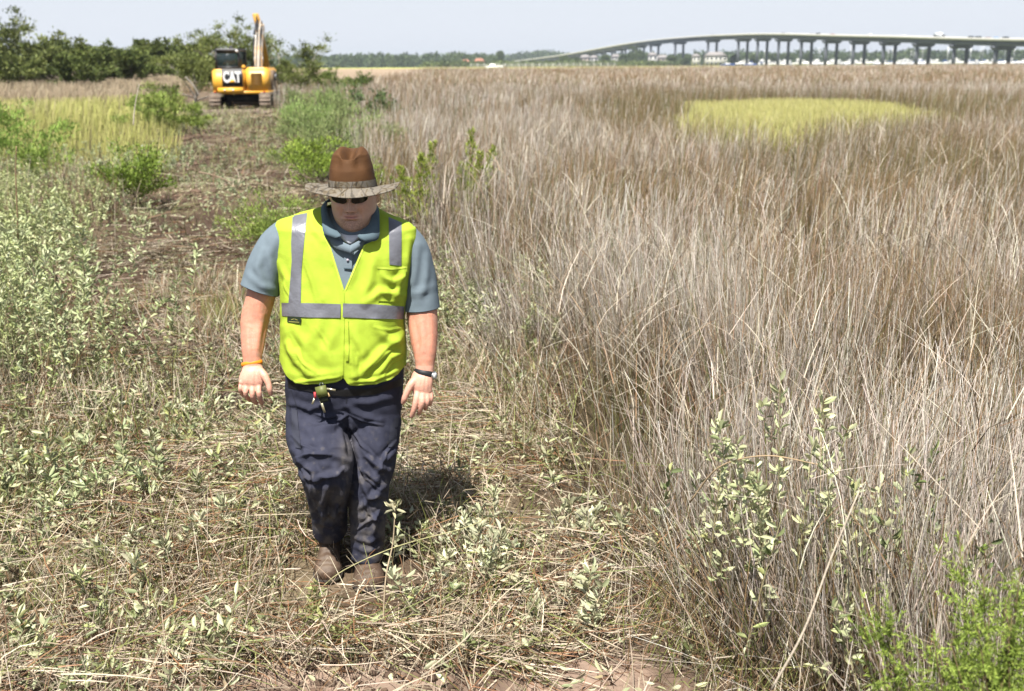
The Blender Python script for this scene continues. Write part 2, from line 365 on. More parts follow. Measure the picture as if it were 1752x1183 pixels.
# short yellow green cordgrass in the pool
R = np.random.RandomState(51); x, y = sample(R, 260000, 26, 62, lambda x, y: pool(x, y)*(x > 3)); N = len(x)
g = Geo(); blades(g, np.stack([x, y, height(x, y)], 1), R.uniform(.25, .5, N), .016*R.uniform(.6, 1.3, N), R.normal(0, .15, (N, 2)), R, mixc(R, (.26, .27, .06), (.36, .34, .10), N), mixc(R, (.52, .51, .14), (.74, .69, .34), N), nseg=2)
tag(g.obj("cordgrass", MAT_RUSH), "flat yellow green patch of short cordgrass in the brown marsh", "grass", kind='stuff')

# far-left grasses: reddish rush before the trees, yellow green in front of it
def leftzone(x, y): return sstep(.2, -.3, x-xl(y))
R = np.random.RandomState(52)
x, y = sample(R, 280000, 15, 110, lambda x, y: leftzone(x, y)*(x > -60)*sstep(14, 24, y)); N = len(x)
yel = np.clip(sstep(.33, .50, fbm(x*.10, y*.045, 3, 61)+.12*np.exp(-((y-42)/14)**2)), 0, 1)*sstep(75, 52, y)
t = R.rand(N); isy = t < yel
cb = np.where(isy[:, None], mixc(R, (.32, .34, .07), (.40, .36, .14), N), mixc(R, (.24, .17, .09), (.33, .24, .15), N))
ct = np.where(isy[:, None], mixc(R, (.54, .58, .13), (.78, .74, .32), N), mixc(R, (.44, .34, .22), (.66, .56, .40), N))
h = np.where(isy, R.uniform(.4, .8, N), R.uniform(.6, 1.05, N)); sc = np.clip(y/40, .5, 3)
g = Geo(); blades(g, np.stack([x, y, height(x, y)], 1), h, .02*sc*R.uniform(.6, 1.3, N), R.normal(0, .14, (N, 2))+np.array([.12, 0]), R, cb, ct, nseg=2)
tag(g.obj("meadow_grass", MAT_RUSH), "tall yellow green and reddish grass between the grey green bushes and the left tree line", "grass", kind='stuff')
# grass in front of / behind the digger track and strip left of the far path
R = np.random.RandomState(53)
def midz(x, y): return sstep(-1.5, .5, x-xl(y))*sstep(1.0, -1.5, x-xr(y))
x, y = sample(R, 60000, 14, 60, lambda x, y: midz(x, y)*sstep(.42, .6, fbm(x*.5, y*.4, 3, 71)+.05)); N = len(x)
t = R.rand(N, 1)
c1 = mixc(R, (.26, .28, .10), (.42, .40, .22), N)
g = Geo(); blades(g, np.stack([x, y, height(x, y)], 1), R.uniform(.12, .38, N), .012*np.clip(y/18, 1, 3), R.normal(0, .4, (N, 2)), R, c1*.7, c1, nseg=2)
tag(g.obj("short_grass", MAT_RUSH), "short mixed green and straw grass on the track behind the man", "grass", kind='stuff')

# ---- cut straw lying on the track
def litter(y0, y1, n, L, W, seed, zmax, nseg=3, prob=None, cols=None, flow=True):
    R = np.random.RandomState(seed)
    f = prob or (lambda x, y: sstep(-.7, -.1, x-xl(y))*sstep(.5, 0, x-xr(y))*(.10+.90*sstep(.38, .56, fbm(x*.9, y*.9, 4, 3)))*(.25+.75*sstep(.35,.5,fbm(x*3.1,y*3.1,3,6)))*bare(x, y))
    x, y = sample(R, n, y0, y1, f); N = len(x)
    a = fbm(x*.45, y*.45, 2, 81)*9+R.normal(0, 1.0, N) if flow else R.uniform(0, 6.3, N)
    z = height(x, y)+R.rand(N)**1.5*zmax*(.15+3.2*fbm(x*2.4, y*2.4, 3, 82)**2.2)
    mag = R.uniform(.86, .985, N)
    up = R.rand(N) < .20; mag[up] = R.uniform(.3, .85, up.sum())
    lean = np.stack([np.cos(a), np.sin(a)], 1)*mag[:, None]
    c = mixc(R, (.30, .23, .155), (.76, .65, .49), N, .22)
    br = R.rand(N) < .30; c[br] = mixc(R, (.11, .06, .03), (.38, .20, .10), br.sum())
    gn = R.rand(N) < .16; c[gn] = mixc(R, (.20, .24, .07), (.36, .38, .14), gn.sum())
    c *= .60 if y0 > 5 else .85
    g = Geo(); h = L*R.uniform(.3, 1.2, N)
    # low arching ribbons, nearly flat: use own builder
    V = np.zeros((N, nseg+1, 2, 3)); hh = h
    d3 = np.stack([lean[:, 0]/mag, lean[:, 1]/mag, np.zeros(N)], 1); elev = np.where(up, np.arccos(mag), R.normal(0.02, .10, N))
    sag = np.where(up, R.uniform(.1, .5, N), R.uniform(-.1, .12, N)); side = np.stack([-d3[:, 1], d3[:, 0], np.zeros(N)], 1)
    roll = R.uniform(0, math.pi, N); wv = side*np.cos(roll)[:, None]+np.array([0, 0, 1.0])[None]*np.sin(roll)[:, None]
    bend = R.normal(0, .12, N)
    for s in range(nseg+1):
        t = s/nseg
        p = np.stack([x, y, z], 1)+d3*(hh*t*np.cos(elev))[:, None]+side*(bend*hh*t*t)[:, None]
        p[:, 2] += hh*(np.sin(elev)*t-sag*t*t)
        gz = height(p[:, 0], p[:, 1])+.004; p[:, 2] = np.maximum(p[:, 2], gz)
        wd = W*R.uniform(.95, 1.05, N)*(1-.5*t)*.5
        V[:, s, 0] = p-wv*wd[:, None]; V[:, s, 1] = p+wv*wd[:, None]
    b = (np.arange(N)*(nseg+1)*2)[:, None]+(np.arange(nseg)*2)[None]
    q = np.stack([b, b+1, b+3, b+2], -1).reshape(-1, 4)
    g.add(V.reshape(-1, 3), q, c=np.repeat(c, (nseg+1)*2, 0)); return g
g = litter(1.9, 6.2, 120000, .24, .0046, 91, .15)
tag(g.obj("cut_straw", MAT_STRAW), "matted cut straw and stalks around the man's boots", "straw", kind='stuff')
g = litter(6.0, 13, 105000, .26, .0068, 92, .14)
tag(g.obj("cut_straw", MAT_STRAW), "matted brown straw and stalks on the track just behind the man", "straw", kind='stuff')
g = litter(13, 44, 80000, .40, .015, 93, .12, 2)
tag(g.obj("cut_straw", MAT_STRAW), "flattened debris on the track leading to the digger", "straw", kind='stuff')
# thick broken stems
g = litter(2.0, 12, 1500, .30, .0065, 94, .12)
tag(g.obj("broken_stems", MAT_STRAW), "thick pale broken stems scattered over the straw", "straw", kind='stuff')
# green and brown stubble
R = np.random.RandomState(95)
x, y = sample(R, 65000, 2.0, 10, lambda x, y: sstep(-.8, 0, x-xl(y))*sstep(.8, .1, x-xr(y))*sstep(.50, .66, fbm(x*1.6, y*1.6, 3, 96))); N = len(x)
c1 = mixc(R, (.13, .17, .04), (.28, .30, .09), N); bb = R.rand(N) < .35; c1[bb] = mixc(R, (.3, .18, .09), (.45, .32, .18), bb.sum())
a = fbm(x*.45, y*.45, 2, 81)*9
g = Geo(); blades(g, np.stack([x, y, height(x, y)], 1), R.uniform(.08, .30, N), .0038*R.uniform(.7, 1.2, N), np.stack([np.cos(a), np.sin(a)], 1)*.35+R.normal(0, .25, (N, 2)), R, c1*.8, c1, nseg=3)
tag(g.obj("stubble", MAT_RUSH), "short green and rusty stubble sprouting through the straw on the track", "grass", kind='stuff')

# broken stems hanging across the standing rush
R = np.random.RandomState(97)
def snapped(y0, y1, n, W, lab):
    x, y = sample(R, n, y0, y1, lambda x, y: sstep(0, .6, x-xr(y))*(1-pool(x, y))); N = len(x); a = R.uniform(0, 6.283, N)
    root = np.stack([x, y, height(x, y)+R.uniform(.1, .85, N)], 1); c = mixc(R, (.40, .33, .24), (.78, .71, .58), N, .2); m = R.rand(N) < .3; c[m] = mixc(R, (.22, .13, .07), (.40, .27, .16), m.sum())
    mag = R.uniform(.45, .96, N); g = Geo(); blades(g, root, R.uniform(.2, .6, N), W*R.uniform(.6, 1.3, N), np.stack([np.cos(a), np.sin(a)], 1)*mag[:, None], R, c*.8, c, nseg=3, curve=R.uniform(0, .9, N))
    tag(g.obj("snapped_rush", MAT_RUSH), lab, "grass", kind='stuff')
snapped(1.5, 9, 9000, .0045, "snapped pale stems crossing the nearest rush at all angles")
snapped(9, 26, 8000, .008, "snapped pale stems crossing the rush further back")
# leaning stalks that stand out of the straw mat
R = np.random.RandomState(98)
x, y = sample(R, 60000, 1.9, 11, lambda x, y: sstep(-.9, -.1, x-xl(y))*sstep(.9, .0, x-xr(y))*sstep(.44, .60, fbm(x*1.2, y*1.2, 3, 99)+.16*np.exp(-((x-xr(y))/.5)**2))*bare(x, y)); N = len(x)
a = R.uniform(0, 6.283, N)+.9*np.sin(x*2); c = mixc(R, (.34, .27, .18), (.70, .62, .48), N, .2); m = R.rand(N) < .28; c[m] = mixc(R, (.16, .19, .05), (.34, .36, .12), m.sum()); m = R.rand(N) < .2; c[m] = mixc(R, (.20, .11, .06), (.36, .22, .12), m.sum())
g = Geo(); blades(g, np.stack([x, y, height(x, y)-.01], 1), R.uniform(.12, .42, N), .0042*np.clip(y/4, .9, 1.8)*R.uniform(.6, 1.3, N), np.stack([np.cos(a), np.sin(a)], 1)*R.uniform(.15, .9, N)[:, None], R, c*.75, c, nseg=3, curve=R.uniform(.1, .9, N))
tag(g.obj("leaning_stalks", MAT_STRAW), "tangled stalks leaning every way out of the straw mat in the foreground", "straw", kind='stuff')

# ---- sea ox-eye: grey green leafy stems
PALE = ((.36, .39, .21), (.66, .67, .43)); YEL = ((.34, .38, .13), (.52, .54, .25)); DEEP = ((.14, .18, .07), (.28, .32, .14))
def oxeye(R, x, y, h, nl=22, leafL=.05, leafW=.014, lean=.18, z=None, cols=None, top=.35):
    """returns (stem geo, leaf geo)"""
    P = len(x); ln = R.normal(0, lean, (P, 2)); z = height(x, y) if z is None else z
    gs, gl = Geo(), Geo(); root = np.stack([x, y, z-.01], 1)
    cb = mixc(R, (.22, .15, .09), (.38, .27, .17), P); ct = mixc(R, (.34, .34, .18), (.44, .42, .24), P); curve = R.uniform(.1, .7, P)
    blades(gs, root, h, .0045*np.ones(P), ln, R, cb, ct, nseg=3, curve=curve, tipw=.6)
    blades(gs, root, h, .0045*np.ones(P), ln, R, cb, ct, nseg=3, curve=curve, tipw=.6)
    t = 1-(1-top)*R.rand(P, nl)**1.3; ll = np.linalg.norm(ln, axis=1); up = np.sqrt(np.clip(1-np.clip(ll, 0, .97)**2, .05, 1))
    lt = (1-curve[:, None])*t+curve[:, None]*t*t
    p = np.repeat(root[:, None], nl, 1); p[..., :2] += ln[:, None]*(h[:, None]*lt)[..., None]; p[..., 2] += h[:, None]*up[:, None]*t*(1-.35*curve[:, None]*ll[:, None]*t)
    az = R.uniform(0, 6.283, (P, nl)); el = R.uniform(.15, 1.15, (P, nl))*(.5+.6*t)
    d = np.stack([np.cos(az)*np.cos(el), np.sin(az)*np.cos(el), np.sin(el)], -1).reshape(-1, 3); n = P*nl
    c = mixc(R, *(cols or PALE), n); k = R.rand(n)
    if cols is None:
        m = k < .28; c[m] = mixc(R, *DEEP, m.sum()); m = k > .86; c[m] = mixc(R, *YEL, m.sum())
    leaves(gl, p.reshape(-1, 3)+d*.004, d, leafL*R.uniform(.55, 1.2, n), leafW*R.uniform(.7, 1.2, n), R, c)
    return gs, gl
def merge(*gs):
    o = Geo()
    for g in gs:
        for a in g.v: pass
        off = o.n
        V = np.concatenate(g.v); o.v.append(V); o.c.append(np.concatenate(g.c))
        for q in g.q: o.q.append(q+off)
        for t in g.t: o.t.append(t+off)
        o.n += len(V)
    return o
R = np.random.RandomState(101)
def oz(y0, y1, n, seed, h0, h1, dens, **kw):
    R = np.random.RandomState(seed); x, y = sample(R, n, y0, y1, dens); P = len(x)
    return merge(*oxeye(R, x, y, R.uniform(h0, h1, P), **kw))
dl = lambda x, y: sstep(.55, -.6, x-xl(y)+1.8*(fbm(x*.8,y*.8,3,112)-.5))*(.28+.72*sstep(.42, .56, fbm(x*1.2, y*1.2, 3, 111)))
tag(oz(4.0, 9.5, 3800, 102, .35, .95, dl, nl=44, leafL=.038, leafW=.012, cols=((.27, .34, .10), (.70, .74, .37))).obj("sea_oxeye", MAT_LEAF), "dense grey green leafy bushes along the left edge beside the track, nearest the camera", "bushes", kind='stuff')
tag(oz(9.5, 17, 9000, 103, .30, .8, dl, nl=32, leafL=.046, leafW=.017, cols=((.26, .32, .10), (.68, .72, .38))).obj("sea_oxeye", MAT_LEAF), "grey green leafy bushes behind on the left bank of the track", "bushes", kind='stuff')
tag(oz(17, 30, 11000, 104, .25, .5, lambda x, y: dl(x, y)*sstep(27, 19, y), nl=20, leafL=.065, leafW=.028, cols=((.26, .32, .15), (.50, .55, .34))).obj("sea_oxeye", MAT_LEAF), "far grey green scrub below the yellow green meadow on the left", "bushes", kind='stuff')
# low patches on the track itself
dp = lambda x, y: sstep(-.6, .1, x-xl(y))*sstep(.6, 0, x-xr(y))*bare(x, y)*(.10+.94*sstep(.52, .66, fbm(x*1.0, y*.8, 3, 113)+.10*sstep(.5, -1.5, x-xl(y)-1.2)))
tag(oz(2.2, 8.5, 4600, 105, .06, .30, dp, nl=13, leafL=.052, leafW=.0165, lean=.5, top=.1).obj("oxeye_sprigs", MAT_LEAF), "trampled grey green sprigs lying in the straw around the man", "leaves", kind='stuff')
tag(oz(8.5, 40, 9500, 106, .08, .34, dp, nl=14, leafL=.055, leafW=.022, lean=.5, top=.1, cols=((.20, .25, .11), (.44, .48, .30))).obj("oxeye_sprigs", MAT_LEAF), "trampled leafy debris on the track behind the man", "leaves", kind='stuff')
R = np.random.RandomState(108)
x, y = sample(R, 60000, 4, 20, lambda x, y: sstep(.5, -.3, x-xl(y))*sstep(.40, .6, fbm(x*1.3, y*1.3, 3, 109))); N = len(x)
c = mixc(R, (.36, .28, .18), (.66, .56, .42), N, .2); m = R.rand(N) < .45; c[m] = mixc(R, (.18, .10, .055), (.36, .23, .13), m.sum())
g = Geo(); blades(g, np.stack([x, y, height(x, y)], 1), R.uniform(.3, .85, N), .0048*np.clip(y/7, .9, 2), R.normal(0, .25, (N, 2)), R, c*.5, c, nseg=3)
tag(g.obj("dry_grass", MAT_STRAW), "dry brown stems standing among the grey green bushes on the left bank", "grass", kind='stuff')
# loose leaves on the straw
def loose(y0, y1, n, seed, L, W, label):
    R = np.random.RandomState(seed); x, y = sample(R, n, y0, y1, lambda x, y: sstep(-.9, 0, x-xl(y))*sstep(.8, .1, x-xr(y))*(.25+.75*sstep(.42, .6, fbm(x*1.3, y*1.3, 3, 121)))); n = len(x)
    az = R.uniform(0, 6.28, n); d = np.stack([np.cos(az), np.sin(az), R.normal(.1, .3, n)], 1); g = Geo()
    c = mixc(R, *PALE, n); m = R.rand(n) < .3; c[m] = mixc(R, (.42, .33, .20), (.6, .5, .34), m.sum())
    leaves(g, np.stack([x, y, height(x, y)+R.uniform(.01, .13, n)], 1), d, L*R.uniform(.5, 1.2, n), W*R.uniform(.7, 1.2, n), R, c)
    tag(g.obj("loose_leaves", MAT_LEAF), label, "leaves", kind='stuff')
loose(2.2, 7, 7000, 131, .052, .016, "small pale leaves strewn over the straw in the foreground")
loose(7, 20, 11000, 132, .06, .022, "small pale leaves strewn over the track behind the man")
# leafy growth at the foot of the rush right of the man
R = np.random.RandomState(107); x = R.uniform(-.75, .35, 170); y = 8.3+R.uniform(-.8, 1.6, 170)
gs, gl = oxeye(R, x, y, R.uniform(.2, .55, 170), nl=24); tag(merge(gs, gl).obj("sea_oxeye", MAT_LEAF), "pale green leafy growth at the foot of the rush, right of the man's elbow", "bushes", kind='stuff')
# mud clods in the ruts
R = np.random.RandomState(141)
g = Geo()
def clod(g, c, s, R, col):
    n = 7; rings = []
    for j in range(5):
        a = -1.2+2.4*j/4; rad = math.cos(a); th = np.arange(n)*2*math.pi/n
        rings.append(np.stack([c[0]+s[0]*rad*np.cos(th)*R.uniform(.7, 1.2, n), c[1]+s[1]*rad*np.sin(th)*R.uniform(.7, 1.2, n), np.full(n, c[2]+s[2]*math.sin(a))+R.uniform(-.2, .2, n)*s[2]], 1))
    ring_mesh(g, rings, col=col)
for cx, cy, sx, sy, n in [(-2.35, 7.5, .55, .22, 70), (-.6, 3.4, .75, .2, 110), (-4.6, 13.2, .9, .3, 40), (-3.3, 13.3, .4, .4, 30), (-3.0, 8.3, .3, .2, 20), (-2.4, 6.2, .4, .3, 25), (-9, 30, 1.2, 3, 60), (-7, 24, 1.2, 3, 60), (-5.3, 18, .8, 1.5, 50), (0.2, 3.4, .4, .3, 40)]:
    for j in range(n):
        x, y = cx+R.normal(0, sx*.55), cy+R.normal(0, sy*.55); s = R.uniform(.006, .022)*(1 if cy < 5 else 1.7)*(1+max(0, cy-8)*.08)
        clod(g, (x, y, float(height(x, y))+s*.2), (s*R.uniform(.8, 1.8), s, s*.7), R, tuple(np.array([.11, .072, .05])*R.uniform(.7, 1.5)))
tag(g.obj("mud_clods", mat("mud_clod", vcol=True, rough=.9, bump=.004, bscale=60, var=.2, scale=30), smooth=False), "dark brown clods of churned mud in the ruts of the track", "mud", kind='stuff')
# ================================================================== FAR WOODS
MAT_FOLIAGE = mat("foliage", vcol=True, rough=.6, spec=.2, transl=.15)
MAT_BARK = mat("bark", (.17, .14, .11), rough=.9, var=.3, scale=6, bump=.01, bscale=20)
def crown_mass(g, cs, rad, n, size, R, c0, c1):
    """many leaf-clump faces through ellipsoids; cs (K,3) centres, rad (K,3)"""
    K = len(cs); k = R.randint(0, K, n); d = R.normal(size=(n, 3)); d /= np.linalg.norm(d, axis=1)[:, None]
    r = R.uniform(.55, 1.05, n)**.5; p = cs[k]+d*rad[k]*r[:, None]
    nn = d+R.normal(0, .6, (n, 3)); tone = R.rand(K)[k]*.7+R.rand(n)*.3
    leaves(g, p, nn, size*R.uniform(.6, 1.4, n), size*R.uniform(.5, 1.1, n), R, mixc(R, c0, c1, n, t=tone), hexa=False, fold=.1)
def woods(name, label, x0, x1, ydist, hfun, depth, nk, nf, size, seed, c0=(.045, .075, .03), c1=(.11, .15, .055)):
    R = np.random.RandomState(seed); X = R.uniform(x0, x1, nk); D = R.rand(nk)*depth; Yc = ydist(X)+D
    H = hfun(X)*R.uniform(.7, 1.05, nk)*(1+.15*(D/depth)); r = R.uniform(4, 8, nk)*size/2.2
    gz = .3
    cs = np.stack([X, Yc, gz+np.maximum(H-r*.7, .5)*R.uniform(.35, 1, nk)**.5], 1); rad = np.stack([r, r, r*.75], 1)
    g = Geo(); crown_mass(g, cs, rad, nf, size, R, c0, c1)
    o = g.obj(name, MAT_FOLIAGE); tag(o, label, 'woods', kind='stuff')
def Xat(px, Y): return Q(px, 112, Y)[0]
woods("far_woods", "hazy far tree line on the horizon between the digger and the bridge", -560, -14, lambda x: 1150+0*x, lambda x: 11.5+2.5*fbm(x*.02, x*0, 2, 1), 120, 700, 46000, 2.6, 201)
woods("far_woods", "taller wooded rise behind the low left end of the bridge", -40, 260, lambda x: 1950+0*x, lambda x: 15+8*np.exp(-((x-60)/60)**2), 120, 340, 26000, 4.2, 202)
woods("far_woods", "far tree line seen behind the marina and under the bridge", 120, 760, lambda x: 1230-.1*x, lambda x: 10+7*fbm(x*.03, x*0, 3, 3), 90, 700, 42000, 2.6, 203)
woods("shore_scrub", "low green scrub along the shore in front of the left end of the bridge", -60, 150, lambda x: 820+.9*x, lambda x: 1.6+2.6*fbm(x*.05, x*0, 3, 5), 40, 420, 26000, 1.5, 204, (.07, .10, .04), (.20, .24, .08))

# ================================================================== BRIDGE
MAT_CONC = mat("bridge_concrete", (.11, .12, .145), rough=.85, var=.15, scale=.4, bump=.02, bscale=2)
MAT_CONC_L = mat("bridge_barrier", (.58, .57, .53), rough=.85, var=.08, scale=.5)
MAT_ROAD = mat("bridge_asphalt", (.09, .09, .09), rough=.9, var=.1, scale=2)
B0 = np.array([193.0, 859.0]); BU = np.array([7.61, -35.2])/36.013; BP = np.array([BU[1], -BU[0]])   # BP points to the viewer's left side
if BP[0] > 0: BP = -BP
def bpt(s): return B0+BU*s
_s = np.array([-920, -882, -727, -601, -497, -403, -325, -253, -191, -99, 0, 45, 132, 202, 247, 304, 420, 600])
_z = np.array([2.2, 3.6, 7.4, 10.4, 14.0, 17.6, 20.4, 22.3, 23.3, 23.9, 23.2, 22.0, 18.8, 16.6, 14.8, 12.9, 9.6, 6.0])+.6
def deckz(s): 
    k = np.array([-20, 0, 20.]); return float(np.mean(np.interp(s+k, _s, _z)))+float(np.interp(s, [-900, -300, 0, 300], [2.8, 1.9, .7, 0]))
HALF = 6.3
brg = empty("bridge", (B0[0], B0[1], 0), label="long grey concrete highway bridge rising over the marsh on tall paired columns", cat="bridge")
ss = np.arange(-920, 601, 12.0)
def extrude(prof, name, m, s0=-920, s1=600):
    """prof: (offset across, dz) loop"""
    rings = []
    for s in ss[(ss >= s0) & (ss <= s1)]:
        b = bpt(s); z = deckz(s); rings.append(np.array([[b[0]+BP[0]*u, b[1]+BP[1]*u, z+dz] for u, dz in prof]))
    g = Geo(); ring_mesh(g, rings); return g.obj(name, m, brg, keep=True)
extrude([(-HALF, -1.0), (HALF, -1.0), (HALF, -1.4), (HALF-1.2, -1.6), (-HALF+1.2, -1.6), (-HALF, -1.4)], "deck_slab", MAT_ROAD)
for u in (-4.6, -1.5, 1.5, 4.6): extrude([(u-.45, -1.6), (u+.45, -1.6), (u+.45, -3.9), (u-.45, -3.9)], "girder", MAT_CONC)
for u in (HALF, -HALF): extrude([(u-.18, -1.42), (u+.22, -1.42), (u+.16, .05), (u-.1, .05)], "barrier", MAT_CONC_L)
for n in [-12, -11, -10, -9, -8, -7, -6, -5, -4, -3, -2, -1, 0, 1, 2.75, 4.93, 6.8]+list(range(8, 25)):
    s = -n*36.0; z = deckz(s)-3.9
    if z < .6: continue
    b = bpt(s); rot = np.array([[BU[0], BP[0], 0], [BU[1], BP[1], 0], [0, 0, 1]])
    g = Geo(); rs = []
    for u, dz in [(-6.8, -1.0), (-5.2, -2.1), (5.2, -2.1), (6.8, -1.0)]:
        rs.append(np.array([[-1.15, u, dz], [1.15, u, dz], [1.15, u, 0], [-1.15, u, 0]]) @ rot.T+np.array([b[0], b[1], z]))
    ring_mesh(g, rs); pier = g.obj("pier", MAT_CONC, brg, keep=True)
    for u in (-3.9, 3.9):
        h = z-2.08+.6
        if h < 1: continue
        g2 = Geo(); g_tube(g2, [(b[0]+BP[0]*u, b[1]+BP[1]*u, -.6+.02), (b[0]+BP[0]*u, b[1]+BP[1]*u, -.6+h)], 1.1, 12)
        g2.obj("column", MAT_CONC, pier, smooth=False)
# lamp posts? none seen. ---- traffic
MAT_TYRE = mat("tyre", (.02, .02, .02), rough=.9)
MAT_GLASSD = mat("dark_glass", (.02, .025, .03), rough=.08, spec=.6)
def paint(name, c): return mat(name, c, rough=.3, coat=.5, spec=.5)
def vehicle(kind, color, s, label, lane=1.0, back=False):
    b = bpt(s)+BP*(lane); z = deckz(s)-1.0
    ang = math.atan2(BU[1], BU[0])
    e = empty({'car': 'car', 'suv': 'car', 'truck': 'truck', 'pickup': 'pickup_truck'}[kind], (b[0], b[1], z), ang, label, {'car': 'car', 'suv': 'car', 'truck': 'truck', 'pickup': 'pickup truck'}[kind], "vehicles crossing the bridge")
    P = paint("vehicle_paint", color); g = Geo()
    if kind == 'truck':
        g_box(g, (-1.2, 0, 2.0), (5.6, 2.3, 2.5)); g.obj("cargo_box", P, e); g = Geo(); g_box(g, (2.6, 0, 1.35), (1.9, 2.2, 1.9), taper=(.75, .95)); g.obj("truck_cab", P, e)
        g = Geo(); g_box(g, (3.45, 0, 1.75), (.3, 1.9, .8)); g.obj("windscreen", MAT_GLASSD, e); L = 3.0; wx = (-2.6, 2.6); wr = .48
    else:
        H = 1.45 if kind == 'car' else 1.8
        prof = [(-2.3, .35), (2.3, .35), (2.35, .75), (1.2, .95), (.55, H), (-1.3 if kind == 'car' else -2.0, H), (-2.1, 1.0), (-2.35, .8)]
        rings = [np.array([(x, -.88, zz) for x, zz in prof]), np.array([(x, .88, zz) for x, zz in prof])]
        ring_mesh(g, rings); g.obj("body", P, e)
        g = Geo(); g_box(g, (-.35, 0, H-.28), (1.75, 1.80, .36), taper=(.8, .95)); g.obj("window", MAT_GLASSD, e); wx = (-1.4, 1.4); wr = .34
    for x in wx:
        for yy_ in (-.8, .8):
            g = Geo(); g_tube(g, [(x, yy_-.14, wr), (x, yy_+.14, wr)], wr, 12); g.obj("wheel", MAT_TYRE, e)
def s_at(px):
    r = (px-PW/2)/1913; 
    # (B0x+BUx s) = r (B0y+BUy s)
    return (r*B0[1]-B0[0])/(BU[0]-r*BU[1])
for px, kd, c, lab, ln in [(1229, 'car', (.05, .06, .08), "dark car small on the left part of the bridge crest", 4),
        (1349, 'car', (.10, .11, .14), "lone dark grey car just right of the bridge crest", 4), (1398, 'car', (.35, .36, .38), "light grey car close behind a black one near the bridge crest", 3.5),
        (1408, 'suv', (.03, .035, .04), "black car beside a light grey one near the bridge crest", 3.5), (1433, 'car', (.30, .10, .10), "faded red car on the bridge deck", 3.5),
        (1497, 'suv', (.8, .8, .8), "small white car alone on the bridge", 3.5), (1556, 'car', (.82, .82, .8), "white car on the bridge left of the box truck", 3.5),
        (1616, 'truck', (.75, .78, .82), "white box truck on the right side of the bridge", 3.5), (1671, 'suv', (.03, .035, .04), "black car, first of the line right of the box truck", 3.5),
        (1684, 'suv', (.025, .03, .03), "black car, second of the line right of the box truck", 3.5), (1700, 'car', (.28, .2, .2), "dull maroon car in the line of cars on the bridge", 3.5),
        (1714, 'car', (.10, .30, .62), "blue car between the maroon and the last black car on the bridge", 3.5), (1731, 'suv', (.03, .04, .05), "black car, last of the line at the right edge of the bridge", 3.5)]:
    vehicle(kd, c, s_at(px), lab, ln)

# ================================================================== MARINA
MAT_HULL = mat("boat_white", (.80, .80, .78), rough=.35, spec=.5); MAT_BLUE = mat("boat_blue", (.03, .10, .38), rough=.5); MAT_ALU = mat("mast_metal", (.78, .78, .78), rough=.4, metal=.3)
MAT_DARKT = mat("dark_trim", (.03, .035, .045), rough=.5)
def copy_tree(o, parent=None):
    c = o.copy(); COL.objects.link(c)
    if parent: c.parent = parent
    for ch in list(o.children): copy_tree(ch, c)
    return c
def hull(L, W, H):
    g = Geo(); rings = []
    for t in np.linspace(0, 1, 9):
        w = W/2*(1-max(0, (t-.45)/.55)**2.2)+.04; x = -L/2+L*t; sh = H*(1+.35*t*t)
        rings.append(np.array([(x, -w, sh), (x, w, sh), (x, w*.8, H*.25), (x, 0, 0), (x, -w*.8, H*.25)]))
    ring_mesh(g, rings); return g
def sailboat():
    e = empty("sailboat", label="white sailboat with a bare mast moored in the marina under the bridge", cat="sailboat", group="sailboats in the marina under the bridge")
    hull(10.5, 3.2, 1.3).obj("hull", MAT_HULL, e)
    g = Geo(); g_box(g, (-.2, 0, 1.75), (4.2, 2.0, .7), taper=(.8, .8)); g.obj("cabin", MAT_HULL, e)
    g = Geo(); g_tube(g, [(1, 0, 1.5), (1, 0, 14.5)], .14, 6); g.obj("mast", MAT_ALU, e)
    g = Geo(); g_tube(g, [(1, 0, 3), (-3.6, 0, 3.1)], .26, 6); g.obj("boom", MAT_BLUE, e); return e
def cruiser():
    e = empty("motorboat", label="white motor cruiser moored in the marina under the bridge", cat="motorboat", group="motor cruisers in the marina under the bridge")
    hull(12, 4.0, 1.9).obj("hull", MAT_HULL, e)
    g = Geo(); g_box(g, (-.6, 0, 2.9), (6.2, 3.1, 1.5), taper=(.75, .85)); g.obj("cabin", MAT_HULL, e)
    g = Geo(); g_box(g, (-.6, 0, 2.95), (5.7, 3.13, .55), taper=(.9, .97)); g.obj("cabin_window", MAT_DARKT, e)
    g = Geo(); g_box(g, (-1.6, 0, 4.1), (3.0, 2.4, .9), taper=(.8, .9)); g_box(g, (-1.6, 0, 5.1), (3.4, 2.6, .12)); g.obj("flybridge", MAT_HULL, e); return e
R = np.random.RandomState(301); p1, p2 = sailboat(), cruiser(); f1 = f2 = True
slots = []
for i in range(34): slots.append(('s', R.uniform(1255, 1850), R.uniform(880, 1050)))
for i in range(54): slots.append(('c', R.uniform(1250, 1850), R.uniform(860, 1040)))
for kd, px, Y in slots:
    if kd == 's': o = p1 if f1 else copy_tree(p1); f1 = False
    else: o = p2 if f2 else copy_tree(p2); f2 = False
    o.location = (Xat(px, Y), Y, .42); o.rotation_euler = (0, 0, R.uniform(-.6, .6)+(math.pi if R.rand() < .5 else 0)); s = R.uniform(.75, 1.15); o.scale = (s, s, s)
